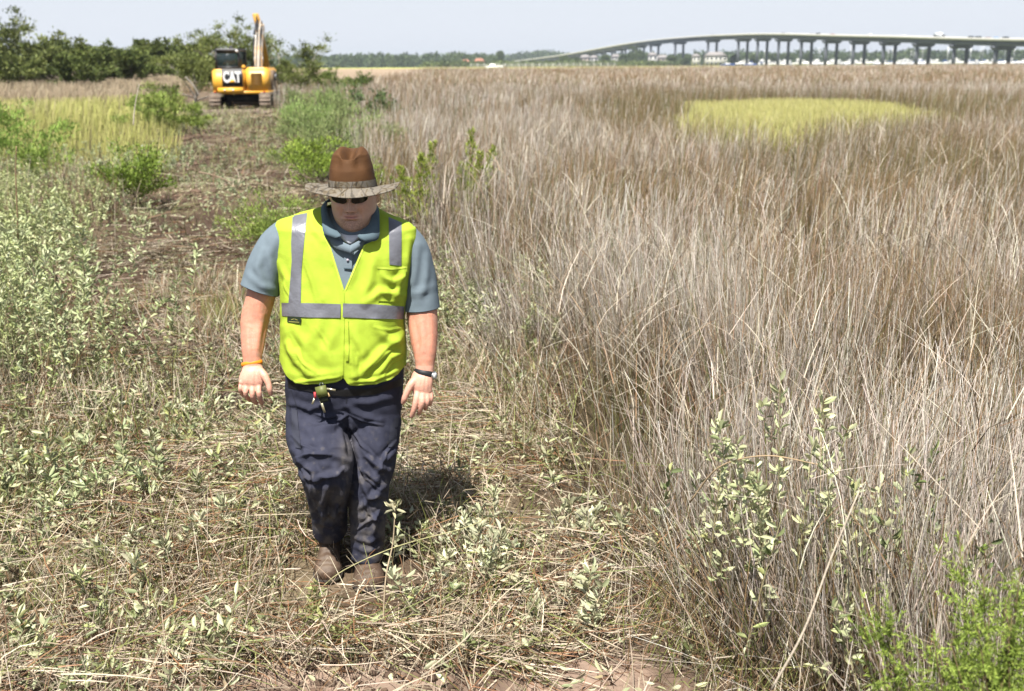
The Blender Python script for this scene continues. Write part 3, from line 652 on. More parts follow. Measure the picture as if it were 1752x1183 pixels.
# small craft and tarps in front of the house
def punt(px, Y, L, m, label, name="motorboat"):
    e = empty(name, (Xat(px, Y), Y, .45), R.uniform(-.3, .3), label, "boat")
    hull(L, 2.6, 1.1).obj("hull", m, e); g = Geo(); g_box(g, (-.5, 0, 1.55), (L*.4, 1.8, 1.0), taper=(.7, .8)); g.obj("cabin", MAT_HULL, e)
punt(845, 420, 7, MAT_HULL, "low white boat lying at the marsh edge left of the bridge"); punt(1246, 830, 11, MAT_BLUE, "boat under a bright blue cover below the bridge")
punt(1284, 840, 9, MAT_BLUE, "low blue hulled boat among the white ones under the bridge"); punt(1262, 835, 8, MAT_DARKT, "dark hulled boat right of the blue covered one")

# houses
MAT_WALLW = mat("house_wall_white", (.52, .51, .49), rough=.8, var=.05); MAT_ROOFG = mat("house_roof_grey", (.30, .28, .28), rough=.9, var=.1); MAT_WIN = mat("house_window", (.05, .06, .08), rough=.2, spec=.6)
MAT_WALLP = mat("house_wall_pink", (.42, .36, .32), rough=.8, var=.05); MAT_ROOFR = mat("house_roof_red", (.42, .20, .14), rough=.9, var=.1)
def house(px, Y, w, d, h, rh, label, wm=MAT_WALLW, rm=MAT_ROOFG, nwin=4, floors=2, z=.3, rot=0.0):
    x = Xat(px, Y); e = empty("house", (x, Y, z), rot, label, "house")
    g = Geo(); g_box(g, (0, 0, h/2), (w, d, h)); g.obj("wall", wm, e)
    g = Geo(); ring_mesh(g, [np.array([(-w/2-.6, -d/2-.6, h), (w/2+.6, -d/2-.6, h), (w/2+.6, d/2+.6, h), (-w/2-.6, d/2+.6, h)]), np.array([(-w*.28, -.3, h+rh), (w*.28, -.3, h+rh), (w*.28, .3, h+rh), (-w*.28, .3, h+rh)])]); r = g.obj("roof", rm, e)
    for f in range(floors):
        for i in range(nwin):
            xx = -w/2+w*(i+.5)/nwin; zz = (f+.55)*h/floors
            g = Geo(); g_box(g, (xx, -d/2-.03, zz), (w/nwin*.42, .12, h/floors*.5)); g.obj("window", MAT_WIN, e)
house(1223, 900, 17.5, 10, 7.6, 3.4, "large white two storey house with a grey hip roof seen under the bridge", nwin=5)
house(1190, 900, 6, 7, 7.4, 2.0, "narrow white house left of the big grey roofed one under the bridge", nwin=2)
house(820, 930, 9, 8, 4.0, 3.0, "small white house with a reddish roof among the trees left of the bridge", rm=MAT_ROOFR, nwin=3, floors=1)
house(797, 940, 7, 7, 3.6, 2.6, "brown roofed cottage in the trees left of the small white house", wm=MAT_WALLP, rm=MAT_ROOFR, nwin=2, floors=1)
house(1001, 1050, 10, 9, 6.0, 2.6, "pinkish house behind the low end of the bridge, leftmost under the deck", wm=MAT_WALLP, nwin=3, z=2)
house(1016, 1030, 7, 8, 5.6, 2.4, "white house beside the pinkish one behind the bridge", nwin=2, z=2)
house(1053, 1040, 8, 8, 6.4, 2.6, "white house half hidden by trees between the bridge columns", nwin=3, z=2)
house(1116, 1000, 8, 8, 8.4, 2.6, "white house right of the tall tree under the bridge", nwin=2, z=1)
house(1133, 1010, 11, 8, 6.0, 3.0, "pale low house in green trees under the bridge", wm=MAT_WALLP, nwin=3, floors=1, z=1)
# bigger trees near the houses
TLAB = ["tallest round green tree under the left part of the bridge", "tree overlapping the left side of the tallest round tree", "broad low tree left of the tallest round tree by the bridge columns", "green tree right of the white houses at the low end of the bridge", "tree between the first bridge columns and the pinkish house", "low tree beneath the sloping ramp of the bridge", "small tree right of the pale low house under the bridge", "small green tree just left of the narrow white house", "green tree right of the blue covered boat", "thin dark conifer beside the blue covered boat", "green tree behind the second pair of columns right of the blue boat", "broad green tree behind the first sailboats under the bridge", "tall lone tree sticking up left of where the bridge ramp begins", "rightmost broad green tree behind the marina masts"]
for i, (px, Y, hh, ww) in enumerate([(1093, 1000, 17, 9), (1083, 985, 11, 8), (1068, 960, 9, 9), (1036, 960, 10, 8), (985, 960, 7, 9), (965, 950, 8, 8), (1150, 960, 8, 7), (1172, 960, 8, 6), (1290, 990, 10, 8), (1256, 930, 9, 3.5), (1318, 990, 12, 9), (1345, 1010, 11, 10), (856, 1100, 15, 8), (1385, 1030, 12, 10)]):
    R = np.random.RandomState(320+i); x = Xat(px, Y)
    e = empty("tree", (x, Y, .3), label=TLAB[i], cat="tree", group="trees on the far shore")
    g = Geo(); g_tube(g, [(0, 0, 0), (.3, 0, hh*.5), (0, .2, hh*.8)], [.5, .35, .15], 6); g.obj("trunk", MAT_BARK, e)
    K = 9; cs = np.stack([R.normal(0, ww*.26, K), R.normal(0, ww*.26, K), R.uniform(.4, .88, K)*hh], 1); rad = np.tile(np.array([[ww*.3, ww*.3, hh*.16]]), (K, 1))
    g = Geo(); crown_mass(g, cs, rad, 1100, 1.1, R, (.05, .08, .03), (.13, .17, .06)); g.obj("crown", MAT_FOLIAGE, e)
# long low dock at the marsh edge
MAT_DOCK = mat("dock_wood", (.42, .42, .42), rough=.9, var=.1)
e = empty("dock", (Xat(960, 720), 720, 0), label="long grey wooden dock with railings along the marsh edge left of the bridge", cat="dock")
x0, x1 = Xat(805, 720)-e.location[0], Xat(1052, 720)-e.location[0]
g = Geo(); g_box(g, ((x0+x1)/2, 0, 1.55), (x1-x0, 2.4, .35)); g.obj("walkway", MAT_DOCK, e)
g = Geo(); g_box(g, ((x0+x1)/2, -1.1, 2.6), (x1-x0, .16, .22)); g.obj("rail", MAT_DOCK, e)
for x in np.linspace(x0+.2, x1-.2, 22):
    g = Geo(); g_tube(g, [(x, -1.05, -.5), (x, -1.05, 2.9)], .2, 6); g.obj("post", MAT_CONC_L, e)

# ================================================================== HAZE
HZ = bpy.data.materials.new("haze_air"); HZ.use_nodes = True; n = HZ.node_tree; n.nodes.clear()
o_ = n.nodes.new("ShaderNodeOutputMaterial"); v_ = n.nodes.new("ShaderNodeVolumePrincipled")
v_.inputs['Color'].default_value = (.80, .90, 1.0, 1); v_.inputs['Density'].default_value = .00015; v_.inputs['Anisotropy'].default_value = .2
n.links.new(v_.outputs[0], o_.inputs['Volume'])
g = Geo(); g_box(g, (0, 1000, 18.0), (5400, 6400, 46.0)); hzo = g.obj("haze", HZ); tag(hzo, "pale summer haze in the air over the marsh", "haze", kind='stuff')
# ================================================================== SHRUBS AND TREES
def branchy(R, base, height_, radius, nb, limb_r, droop=0.0, levels=2, trunk_h=.25, spread=1.0, lean=(0, 0)):
    """returns (list of branch polylines with radii, tip points (N,3) with directions)"""
    lines = []; tips = []; base = np.array(base, float)
    top = base+np.array([lean[0], lean[1], height_*trunk_h])
    lines.append((smooth_path([base-[0, 0, .05], (base+top)/2+R.normal(0, .03*height_, 3)*[1, 1, 0], top], 3), limb_r, limb_r*.75))
    for b in range(nb):
        az = 2*math.pi*b/nb+R.uniform(-.4, .4); el = R.uniform(.25, 1.35)
        L = radius*spread*math.cos(el)+height_*(1-trunk_h)*math.sin(el)*R.uniform(.75, 1.05)
        d = np.array([math.cos(az)*math.cos(el), math.sin(az)*math.cos(el), math.sin(el)])
        st = base+(top-base)*R.uniform(.55, 1); mid = st+d*L*.5+R.normal(0, .06*L, 3); end = st+d*L+np.array([0, 0, -droop*L])
        pl = smooth_path([st, mid, end], 4); lines.append((pl, limb_r*.5, limb_r*.14))
        for j in range(6 if levels > 1 else 3):
            t = R.uniform(.35, 1); k = min(int(t*(len(pl)-1)), len(pl)-2); p = pl[k]
            d2 = d+R.normal(0, .6, 3); d2[2] = abs(d2[2])*.6+.1; d2 /= np.linalg.norm(d2); L2 = L*R.uniform(.2, .42)
            q = smooth_path([p, p+d2*L2*.5+R.normal(0, .05*L2, 3), p+d2*L2], 2); lines.append((q, limb_r*.2, limb_r*.06)); tips.append((q[-1], d2, L2)); tips.append((q[len(q)//2], d2, L2))
        tips.append((end, d, L*.3))
    return lines, tips
def plant(name, label, cat, base, h, rad, seed, leafL, leafW, nleaf, c0, c1, nb=7, limb_r=.03, trunk_h=.25, spread=1.0, clump=.18, upright=.3, group=None, wood=(.17, .14, .11), wn="trunk", fn="crown", hexa=False, droop=0, lean=(0, 0), shape=None, woodn=6, mat_=None):
    R = np.random.RandomState(seed); e = empty(name, tuple(base), 0, label, cat, group)
    lines, tips = branchy(R, (0, 0, 0), h, rad, nb, limb_r, droop, 2, trunk_h, spread, lean)
    g = Geo()
    for pl, r0, r1 in lines: g_tube(g, pl, np.linspace(r0, r1, len(pl)), woodn, cap=False, col=tuple(np.array(wood)*R.uniform(.8, 1.25)))
    g.obj(wn, MAT_BARKV, e, smooth=True)
    P = np.array([t[0] for t in tips]); D = np.array([t[1] for t in tips]); S = np.array([t[2] for t in tips])
    k = R.randint(0, len(P), nleaf); off = R.normal(0, 1, (nleaf, 3))*np.array([1, 1, .7])*(clump*h*R.uniform(.3, 1, (nleaf, 1)))
    p = P[k]+off; p[:, 2] = np.maximum(p[:, 2], .04*h); d = D[k]*.6+off/(clump*h)*.4+R.normal(0, .45, (nleaf, 3)); d[:, 2] += upright
    tone = np.clip(R.rand(len(P))[k]*.6+R.rand(nleaf)*.4, 0, 1)
    g = Geo(); leaves(g, p, d, leafL*R.uniform(.6, 1.25, nleaf), leafW*R.uniform(.7, 1.2, nleaf), R, mixc(R, c0, c1, nleaf, t=tone), hexa=hexa)
    g.obj(fn, mat_ or MAT_FOLIAGE, e); return e
MAT_BARKV = mat("bark_grey", vcol=True, rough=.9, var=.25, scale=20, bump=.004, bscale=60)
def on(px, py, Y):
    p = Q(px, py, Y); return (p[0], Y, float(height(p[0], Y)))
def hpx(px_h, Y): return px_h*Y/1960.0
# left tree line (evergreen oaks and myrtles)
DG = ((.03, .05, .012), (.27, .31, .09)); MG = ((.06, .09, .025), (.24, .29, .08))
TL = [(-30, 88, 6.6, 4.2, DG, "dark evergreen tree cut off by the left edge of the picture"), (38, 90, 5.3, 4.0, DG, "tallest dark tree at the far left of the tree line"),
      (92, 84, 3.5, 3.0, DG, "rounded dark tree, second from the left in the tree line"), (140, 90, 3.1, 3.4, MG, "tree with pale mossy patches in the left tree line"),
      (185, 96, 3.6, 3.2, DG, "tree with a pointed open top in the middle of the left tree line"), (222, 90, 3.2, 3.0, MG, "low dense bush tree in front of the pointed one"),
      (262, 120, 4.0, 4.2, MG, "light green low tree before the gap in the left tree line"), (296, 125, 3.6, 4.2, MG, "light green low tree right of the gap, nearest the digger"),
      (10, 76, 2.6, 3.0, DG, "dark low bush at the foot of the far left trees"), (120, 76, 2.2, 3.2, MG, "low green bush in front of the mossy tree"), (330, 120, 3.2, 4, MG, "light green low tree just left of the digger's tree")]
for i, (px, Y, h, r, cc, lab) in enumerate(TL):
    b = on(px, 140, Y); plant("evergreen_tree", lab, "tree", b, h*.78, r*.8, 400+i, .26*Y/90, .15*Y/90, 7500, cc[0], cc[1], nb=9, limb_r=.11, trunk_h=.22, clump=.10, group="trees of the left tree line")
# open tree behind the digger, grey limbs showing
FG = ((.07, .10, .025), (.30, .34, .10))
b = on(400, 150, 55); plant("leaning_tree", "sprawling open tree with bare grey limbs behind the yellow digger", "tree", b, 2.35, 2.8, 431, .13, .05, 15000, FG[0], FG[1], nb=11, limb_r=.09, trunk_h=.16, clump=.085, wood=(.42, .38, .33), spread=1.25)
b = on(478, 150, 56); plant("leaning_tree", "wind swept tree with pale limbs right of the digger's arm", "tree", b, 2.6, 2.0, 437, .13, .05, 10000, FG[0], FG[1], nb=9, limb_r=.07, trunk_h=.2, clump=.08, wood=(.45, .40, .34), spread=1.1, lean=(.3, 0))
b = on(335, 160, 50); plant("leaning_tree", "ragged grey limbed tree left of the digger with a fallen pale trunk", "tree", b, 2.1, 1.5, 433, .12, .05, 7500, FG[0], FG[1], nb=8, limb_r=.07, trunk_h=.25, clump=.085, wood=(.34, .31, .27), spread=1.1)
b = on(582, 140, 62); plant("small_cedar", "small dark cedar standing alone in the marsh right of the digger", "tree", b, 1.55, 1.35, 434, .14, .05, 4500, (.05, .09, .02), (.26, .32, .08), nb=9, limb_r=.05, trunk_h=.15, clump=.09)
# shrubs
BG = ((.13, .20, .035), (.40, .50, .12)); SG = ((.14, .19, .07), (.38, .44, .18))
def shr(name, lab, px, py, Y, h, r, seed, n, cc, L=.07, W=.018, **k):
    b = on(px, py, Y); kw = dict(nb=9, limb_r=.012, trunk_h=.1, clump=.10, upright=.8, wn="stems", fn="foliage", group="green shrubs beside the track"); kw.update(k)
    return plant(name, lab, "shrub", b, h, r, seed, L, W, n, cc[0], cc[1], **kw)
shr("dark_shrub", "dark leaved shrub poking out of the rush beyond the feathery shrubs", 615, 190, 34, 1.15, .8, 441, 1500, ((.05, .09, .03), (.16, .24, .08)), .11, .05)
for i, (px, py, Y, h, r, n, L, lab) in enumerate([(535, 250, 29, 1.1, .8, 6000, .11, "feathery bright green shrub right of the digger's tracks"), (560, 270, 25, 1.35, .95, 7500, .10, "largest feathery light green shrub above the hat"),
        (600, 290, 21.5, 1.25, .8, 6500, .09, "feathery green shrub at the edge of the rush, right of the largest one"), (545, 310, 20.5, .9, .7, 5500, .085, "feathery shrub directly behind the left of the hat"), (545, 225, 36, 1.0, .9, 4500, .12, "feathery shrub beside the digger's right track")]):
    shr("feathery_shrub", lab, px, py, Y, h, r, 450+i, n, SG if i != 1 else ((.16, .25, .06), (.40, .54, .18)), L, .014, clump=.12, upright=1.1)
shr("feathery_shrub", "low bright green shrub beside the man's right shoulder", 485, 395, 12.5, .45, .55, 457, 6500, BG, .05, .010, clump=.16, upright=.7)
shr("green_bush", "round bright green bush with a dark stem on the left bank", 232, 305, 16.5, .95, .42, 461, 3600, ((.08, .14, .02), (.34, .46, .08)), .055, .026, limb_r=.02, trunk_h=.22, clump=.11, wn="stems", wood=(.06, .045, .03))
shr("green_bush", "bright green bush just left of the hat", 560, 290, 17.5, .8, .7, 462, 4200, ((.12, .2, .02), (.38, .50, .09)), .06, .02)
shr("leafy_bush", "yellow green bush in the meadow left of the digger", 262, 205, 32, 1.0, .9, 463, 4200, BG, .09, .03)
shr("leafy_bush", "yellow green bush close to the digger's left track", 318, 212, 33, .75, .6, 464, 3000, BG, .09, .03)
shr("leafy_bush", "bright green bush at the left edge of the picture", 5, 260, 22, 1.15, 1.0, 465, 6000, ((.14, .24, .04), (.38, .54, .12)), .08, .022)
shr("leafy_bush", "smaller bright bush right of the one at the left edge", 60, 285, 19, .6, .6, 466, 3000, ((.14, .24, .04), (.40, .52, .12)), .07, .02)
# upright cedar seedlings in the rush right of the hat
def cedar(px, py, Y, h, r, seed, n, lab, tops):
    R = np.random.RandomState(seed); b = on(px, py, Y); e = empty("cedar_seedling", b, 0, lab, "cedar", "young cedars in the rush right of the hat")
    gs, gl = Geo(), Geo()
    for (ox, hh) in tops:
        ax = np.array([ox, R.uniform(-.15, .15), 0]); top = ax+np.array([R.uniform(-.04, .08), 0, hh])
        g_tube(gs, [ax*0, (ax+top)/2, top], [.014, .009, .003], 5, col=(.2, .13, .08)); m = n//len(tops)
        t = R.rand(m)**.8; rad = (r*1.25*(1-t*.9)*np.abs(np.sin(t*13+R.rand()*6))**1.5+.012); az = R.uniform(0, 6.28, m); rr_ = rad*R.rand(m)**.5
        p = ax*.3+(top-ax*.3)*t[:, None]+np.stack([np.cos(az)*rr_, np.sin(az)*rr_, rr_*.5], 1)
        d = np.stack([np.cos(az)*.5, np.sin(az)*.5, np.full(m, 1.0)], 1)+R.normal(0, .25, (m, 3))
        leaves(gl, p, d, .055*R.uniform(.6, 1.3, m), .013, R, mixc(R, (.16, .22, .025), (.48, .55, .12), m), hexa=False)
    gs.obj("stems", MAT_BARKV, e); gl.obj("foliage", MAT_FOLIAGE, e)
cedar(712, 300, 14.6, 1.05, .22, 471, 2300, "yellow green young cedar, left of the pair in the rush", [(-.22, .75), (.0, .92), (.17, 1.08)])
cedar(800, 300, 14.8, 1.2, .20, 472, 2600, "taller yellow green young cedar, right of the pair in the rush", [(-.14, .8), (.0, 1.24), (.2, .95), (.33, 1.02)])
# blurred juniper in the bottom right corner
R = np.random.RandomState(481); c = Q(1775, 1120, 2.2); c = np.array([c[0], 2.2, 0]); e = empty("juniper", tuple(c), 0, "soft bright green juniper in the bottom right corner, close to the camera", "juniper")
gs, gl = Geo(), Geo()
for i in range(64):
    az = R.uniform(0, 6.28); el = R.uniform(1.12, 1.53); L = R.uniform(.66, 1.0)
    d = np.array([math.cos(az)*math.cos(el), math.sin(az)*math.cos(el), math.sin(el)]); pl = smooth_path([(0, 0, 0), d*L*.5+R.normal(0, .03, 3), d*L+np.array([0, 0, .05])], 5); g_tube(gs, pl, np.linspace(.005, .0012, len(pl)), 5, col=(.14, .10, .05))
    for j in range(28):
        t = R.uniform(.4, 1)**.7; p = pl[min(int(t*(len(pl)-1)), len(pl)-1)]; d2 = d*.7+R.normal(0, .5, 3); d2 /= np.linalg.norm(d2); L2 = R.uniform(.05, .13)
        m = 34; tt = R.rand(m); q = p+d2*(L2*tt)[:, None]; dd = d2*.8+R.normal(0, .55, (m, 3))
        leaves(gl, q, dd, .017*R.uniform(.6, 1.3, m), .003, R, mixc(R, (.09, .14, .02), (.40, .52, .10), m), hexa=False)
gs.obj("stems", MAT_BARKV, e); gl.obj("foliage", MAT_FOLIAGE, e)

# single ox-eye plants that stand out in the foreground
def sprig(px, py, Y, h, n, seed, lab, nl=26, L=.055, W=.016, spread=.16, lean=.22, cols=None, cat="plant", z0=None, top=.3):
    R = np.random.RandomState(seed); b = on(px, py, Y) if z0 is None else (Q(px, py, Y)[0], Y, z0); e = empty("oxeye_plant", b, 0, lab, cat, "grey green leafy plants in the foreground")
    x = R.normal(0, spread, n); y = R.normal(0, spread, n)
    gs, gl = oxeye(R, x, y, h*R.uniform(.6, 1.1, n), nl=nl, leafL=L, leafW=W, lean=lean, z=height(b[0]+x, b[1]+y)-b[2], cols=cols, top=top)
    gs.obj("stems", MAT_LEAF, e); gl.obj("leaves", MAT_LEAF, e); return e
LT = ((.44, .46, .27), (.72, .72, .50))
sprig(760, 980, 4.1, .34, 11, 501, "grey green leafy clump just right of the man's boots", L=.05, W=.016, cols=LT, spread=.15)
sprig(860, 990, 4.15, .32, 8, 502, "leafy clump right of the one beside the boots", L=.05, W=.016, cols=LT, spread=.10)
sprig(930, 1060, 3.7, .26, 6, 503, "low silvery leaf cluster at bottom centre", L=.06, W=.02, cols=LT, spread=.12)
sprig(1020, 960, 4.35, .25, 5, 504, "small silvery sprig at the foot of the rush", L=.055, W=.018, cols=LT, spread=.12)
sprig(1385, 900, 3.55, .98, 20, 505, "tall pale leafed plant rising out of the rush on the right", nl=30, L=.045, W=.017, cols=((.40, .44, .22), (.68, .70, .42)), spread=.17, lean=.16, top=.55)
sprig(1500, 930, 3.4, .72, 12, 506, "pale leafed plant in the rush, right of the tall one", nl=26, L=.05, W=.017, spread=.15)
sprig(1230, 870, 3.9, .62, 6, 507, "pale leafed plant in the rush, left of the tall one", nl=22, L=.05, W=.017, spread=.15)
sprig(1640, 900, 3.4, .8, 5, 508, "sparse pale leafed plant near the right edge", nl=20, L=.05, W=.017, spread=.18)
sprig(170, 860, 4.9, .42, 10, 509, "pale green leafy clump in the straw at the left", L=.055, W=.017, spread=.15, cols=((.36, .42, .20), (.56, .60, .36)))
sprig(60, 830, 5.1, .4, 7, 510, "leafy clump at the left edge of the straw", L=.055, W=.017, spread=.15)
sprig(240, 940, 4.3, .22, 7, 511, "low silvery clump in the straw left of the boots", L=.055, W=.018, cols=LT, spread=.18)
sprig(150, 1110, 3.5, .22, 8, 512, "leafy clump in the bottom left corner", L=.055, W=.017, spread=.2)
sprig(430, 890, 4.6, .25, 6, 513, "small sprig beside the man's bent leg", L=.05, W=.015, spread=.15)
sprig(540, 1060, 3.8, .14, 5, 514, "low green sprig in front of the boots", L=.05, W=.016, spread=.12, cols=YEL)
sprig(45, 620, 6.8, .95, 40, 515, "tall pale green bush at the left edge of the track", nl=40, L=.055, W=.018, spread=.32, cols=((.36, .42, .18), (.62, .66, .40)))
sprig(30, 480, 8.8, 1.0, 40, 516, "pale green bush behind the one at the left edge", nl=36, L=.06, W=.02, spread=.4, cols=((.36, .42, .18), (.60, .64, .38)))
sprig(120, 560, 7.6, .7, 30, 517, "bushy pale green clump on the bank, right of the tallest left bush", nl=34, L=.045, W=.015, spread=.35, cols=((.34, .40, .16), (.62, .66, .40)))
sprig(110, 400, 11.2, .85, 34, 518, "pale green bush further back on the left bank", nl=34, L=.055, W=.02, spread=.5, cols=((.34, .40, .17), (.62, .66, .40)))
# dead stalks
def stalk(name, lab, pts, r, col, cat="stalk", tuft=None):
    g = Geo(); pl = smooth_path([Q(*p) for p in pts], 6); g_tube(g, pl, np.linspace(r, r*.55, len(pl)), 6, col=col)
    e = empty(name, tuple(pl[0]), 0, lab, cat); g.obj("stem", MAT_BARKV, e, smooth=True, keep=True)
    if tuft:
        R = np.random.RandomState(int(pts[0][0])); m = tuft; g = Geo(); p = pl[-1]+R.normal(0, .008, (m, 3)); leaves(g, p, R.normal(0, .5, (m, 3))+np.array([0, 0, .35]), .045, .011, R, mixc(R, (.42, .42, .24), (.62, .58, .38), m)); g.obj("seed_head", MAT_LEAF, e, keep=True)
stalk("seed_stalk", "dry upright stalk with a leafy tuft in front of the man's left boot", [(655, 1080, 3.6), (660, 990, 3.6), (672, 930, 3.62), (676, 872, 3.62)], .0035, (.50, .40, .27), tuft=16)
stalk("bent_stalk", "long thin stalk arching across the man's boots", [(545, 1010, 3.9), (590, 975, 3.85), (680, 935, 3.85), (790, 905, 3.9), (838, 885, 3.95)], .0025, (.42, .40, .20))
stalk("bent_stalk", "green stalk curving right from the seed head", [(676, 900, 3.7), (735, 940, 3.75), (800, 980, 3.8)], .0025, (.34, .36, .16))
stalk("dry_stem", "thick pale broken stem crossing the straw at bottom centre", [(735, 1145, 3.3), (800, 1090, 3.45), (860, 1020, 3.7), (905, 985, 3.8)], .0035, (.52, .44, .32), cat="stem")
stalk("dry_stem", "thick pale forked stem standing in the rush at the lower right", [(1320, 1180, 2.9), (1375, 1080, 2.9), (1420, 960, 2.95), (1470, 840, 3.0)], .0045, (.50, .43, .34), cat="stem")
stalk("dry_stem", "arched brown grass stem over the rush at the right", [(1180, 860, 3.6), (1230, 800, 3.5), (1310, 780, 3.4), (1400, 795, 3.3)], .0035, (.42, .31, .19), cat="stem")
stalk("tall_stalk", "tall thin dark stalk at the left edge of the picture", [(32, 470, 9.5), (30, 380, 9.5), (27, 300, 9.5), (28, 250, 9.5)], .008, (.26, .17, .10))
stalk("bare_twig", "pale leafless twig above the round green bush", [(228, 215, 20), (230, 190, 20), (234, 165, 20), (238, 145, 20)], .012, (.62, .54, .46), cat="twig")
stalk("fallen_branch", "pale branch lying across the track behind the man", [(340, 295, 20), (365, 300, 19.5), (395, 312, 19)], .018, (.27, .20, .14), cat="branch")
stalk("fallen_branch", "dark muddy log half buried in the track", [(160, 425, 13.2), (200, 428, 13.1), (240, 432, 13.0), (285, 432, 12.9)], .05, (.16, .12, .09), cat="branch")
stalk("fallen_branch", "pale dead limb leaning at the foot of the ragged tree left of the digger", [(318, 132, 49), (332, 148, 48.5), (342, 165, 48)], .035, (.20, .18, .155), cat="branch")
# ================================================================== DIGGER
MAT_YEL = mat("machine_yellow", (.80, .42, .045), rough=.42, spec=.4, dirt=(.45, .30, .15), dscale=2.2, damt=.35, bump=.002, bscale=6)
MAT_BLK = mat("machine_black", (.022, .024, .028), rough=.45, dirt=(.16, .12, .09), dscale=3, damt=.2)
MAT_TRACK = mat("track_steel", (.27, .215, .17), rough=.85, dirt=(.16, .11, .075), dscale=8, damt=.8, bump=.006, bscale=25)
MAT_WHITE = mat("decal_white", (.85, .85, .85), rough=.5); MAT_DUSTY = mat("boom_dusty", (.62, .57, .50), rough=.8, dirt=(.74, .42, .12), dscale=2.0, damt=.95, stretch=(3, 3, .8))
MAT_CHROME = mat("ram_chrome", (.6, .6, .6), rough=.2, metal=1.0); MAT_RED = mat("lamp_red", (.5, .03, .02), rough=.3)
def glass(name, tint=(.6, .75, .75), alpha=.35):
    m = bpy.data.materials.new(name); m.use_nodes = True; n = m.node_tree; n.nodes.clear(); o = n.nodes.new("ShaderNodeOutputMaterial")
    t = n.nodes.new("ShaderNodeBsdfTransparent"); t.inputs[0].default_value = (*tint, 1); b = n.nodes.new("ShaderNodeBsdfPrincipled"); b.inputs['Base Color'].default_value = (.05, .07, .08, 1); b.inputs['Roughness'].default_value = .05
    x = n.nodes.new("ShaderNodeMixShader"); x.inputs[0].default_value = alpha; n.links.new(t.outputs[0], x.inputs[1]); n.links.new(b.outputs[0], x.inputs[2]); n.links.new(x.outputs[0], o.inputs[0]); return m
MAT_CABGL = glass("cab_glass")
EY = 46.0; _e = Q(423, 190, EY); EX = _e[0]; EZ = float(height(EX, EY))+.02
DIG = empty("excavator", (EX, EY, EZ), math.radians(3.0), "yellow tracked excavator seen from behind with its arm raised, parked on the track", "excavator")
def bev(name, g, m, parent, w=.03, seg=2, smooth=True):
    me = g.mesh(name); bm = bmesh.new(); bm.from_mesh(me); bmesh.ops.remove_doubles(bm, verts=bm.verts, dist=1e-5)
    es = [e for e in bm.edges if len(e.link_faces) == 2 and e.calc_face_angle(0) > .5]
    bmesh.ops.bevel(bm, geom=es, offset=w, segments=seg, affect='EDGES', clamp_overlap=True); bmesh.ops.recalc_face_normals(bm, faces=bm.faces)
    bm.to_mesh(me); bm.free(); return mkobj(name, me, parent, m)
for sx in (-1, 1):
    x = sx*1.0; g = Geo(); n = 44; L = 1.15; r = .30; pts = []
    for i in range(n):                       # stadium path of shoes
        s = i/n*(4*L+2*math.pi*r)
        if s < 2*L: p = (-L+s, r*2-.0); a = 0
        elif s < 2*L+math.pi*r: th = (s-2*L)/r; p = (L+r*math.sin(th), r+r*math.cos(th)); a = -th
        elif s < 4*L+math.pi*r: p = (L-(s-2*L-math.pi*r), 0); a = math.pi
        else: th = (s-4*L-math.pi*r)/r; p = (-L-r*math.sin(th), r-r*math.cos(th)); a = math.pi-th
        ca, sa = math.cos(a), math.sin(a); rot = np.array([[1, 0, 0], [0, ca, -sa], [0, sa, ca]])
        g_box(g, (x, p[0], p[1]+.03), (.45, .128, .035), rot); g_box(g, (x, p[0]+.0*sa, p[1]+.03+.03*ca), (.43, .02, .05), rot)
    t = g.obj("track", MAT_TRACK, DIG); t['kind'] = 'part'; del t['kind']
    g = Geo(); g_box(g, (x, 0, .32), (.26, 2.1, .34)); f = g.obj("track_frame", MAT_BLK, t)
    for yy_ in (-1.12, 1.12):
        g = Geo(); g_tube(g, [(x-.12, yy_, .33), (x+.12, yy_, .33)], .25, 16); g.obj("sprocket", MAT_BLK, t)
g = Geo(); g_box(g, (0, 0, .42), (1.6, 1.0, .26)); g_tube(g, [(0, 0, .5), (0, 0, .72)], .48, 20); g.obj("undercarriage", MAT_BLK, DIG)
g = Geo(); ring_mesh(g, [np.array([(x, 1.75-dx, z) for dx, z in [(0, .0), (.04, .2), (.0, .42), (.07, .42), (.11, .2), (.07, 0)]]) for x in (-1.1, 1.1)]); g.obj("dozer_blade", MAT_TRACK, DIG)
# upper structure
zb, zt = .62, 1.66
def house_prof(y0, y1, x0, x1, za, zc, r=.25, nseg=5):
    a = []
    for cx, cy, s in [(x1-r, y0+r, -90), (x1-r, y1-r, 0), (x0+r, y1-r, 90), (x0+r, y0+r, 180)]:
        for k in range(nseg+1):
            th = math.radians(s+90*k/nseg); a.append((cx+r*math.cos(th), cy+r*math.sin(th)))
    return [np.array([(px_, py_, z) for px_, py_ in a]) for z in (za, zc)]
def rounded(name, y0, y1, x0, x1, za, zc, m, r=.25, w=.05, parent=DIG):
    g = Geo(); ring_mesh(g, house_prof(y0, y1, x0, x1, za, zc, r), cap=(False, False)); me_v = np.concatenate(g.v); n_ = len(me_v)//2
    me = bpy.data.meshes.new(name); fs = [tuple(range(n_))[::-1], tuple(range(n_, 2*n_))]+[tuple(q) for q in np.concatenate(g.q)]
    me.from_pydata([tuple(v) for v in me_v], [], fs); bm = bmesh.new(); bm.from_mesh(me)
    es = [e for e in bm.edges if abs(e.verts[0].co.z-e.verts[1].co.z) < 1e-6]; bmesh.ops.bevel(bm, geom=es, offset=w, segments=3, affect='EDGES'); bmesh.ops.recalc_face_normals(bm, faces=bm.faces)
    for f_ in bm.faces: f_.smooth = len(f_.verts) < 8
    bm.to_mesh(me); bm.free(); return mkobj(name, me, parent, m)
cw = rounded("counterweight", -1.18, -.35, -1.13, .18, zb, zt-.06, MAT_YEL, r=.22, w=.07)
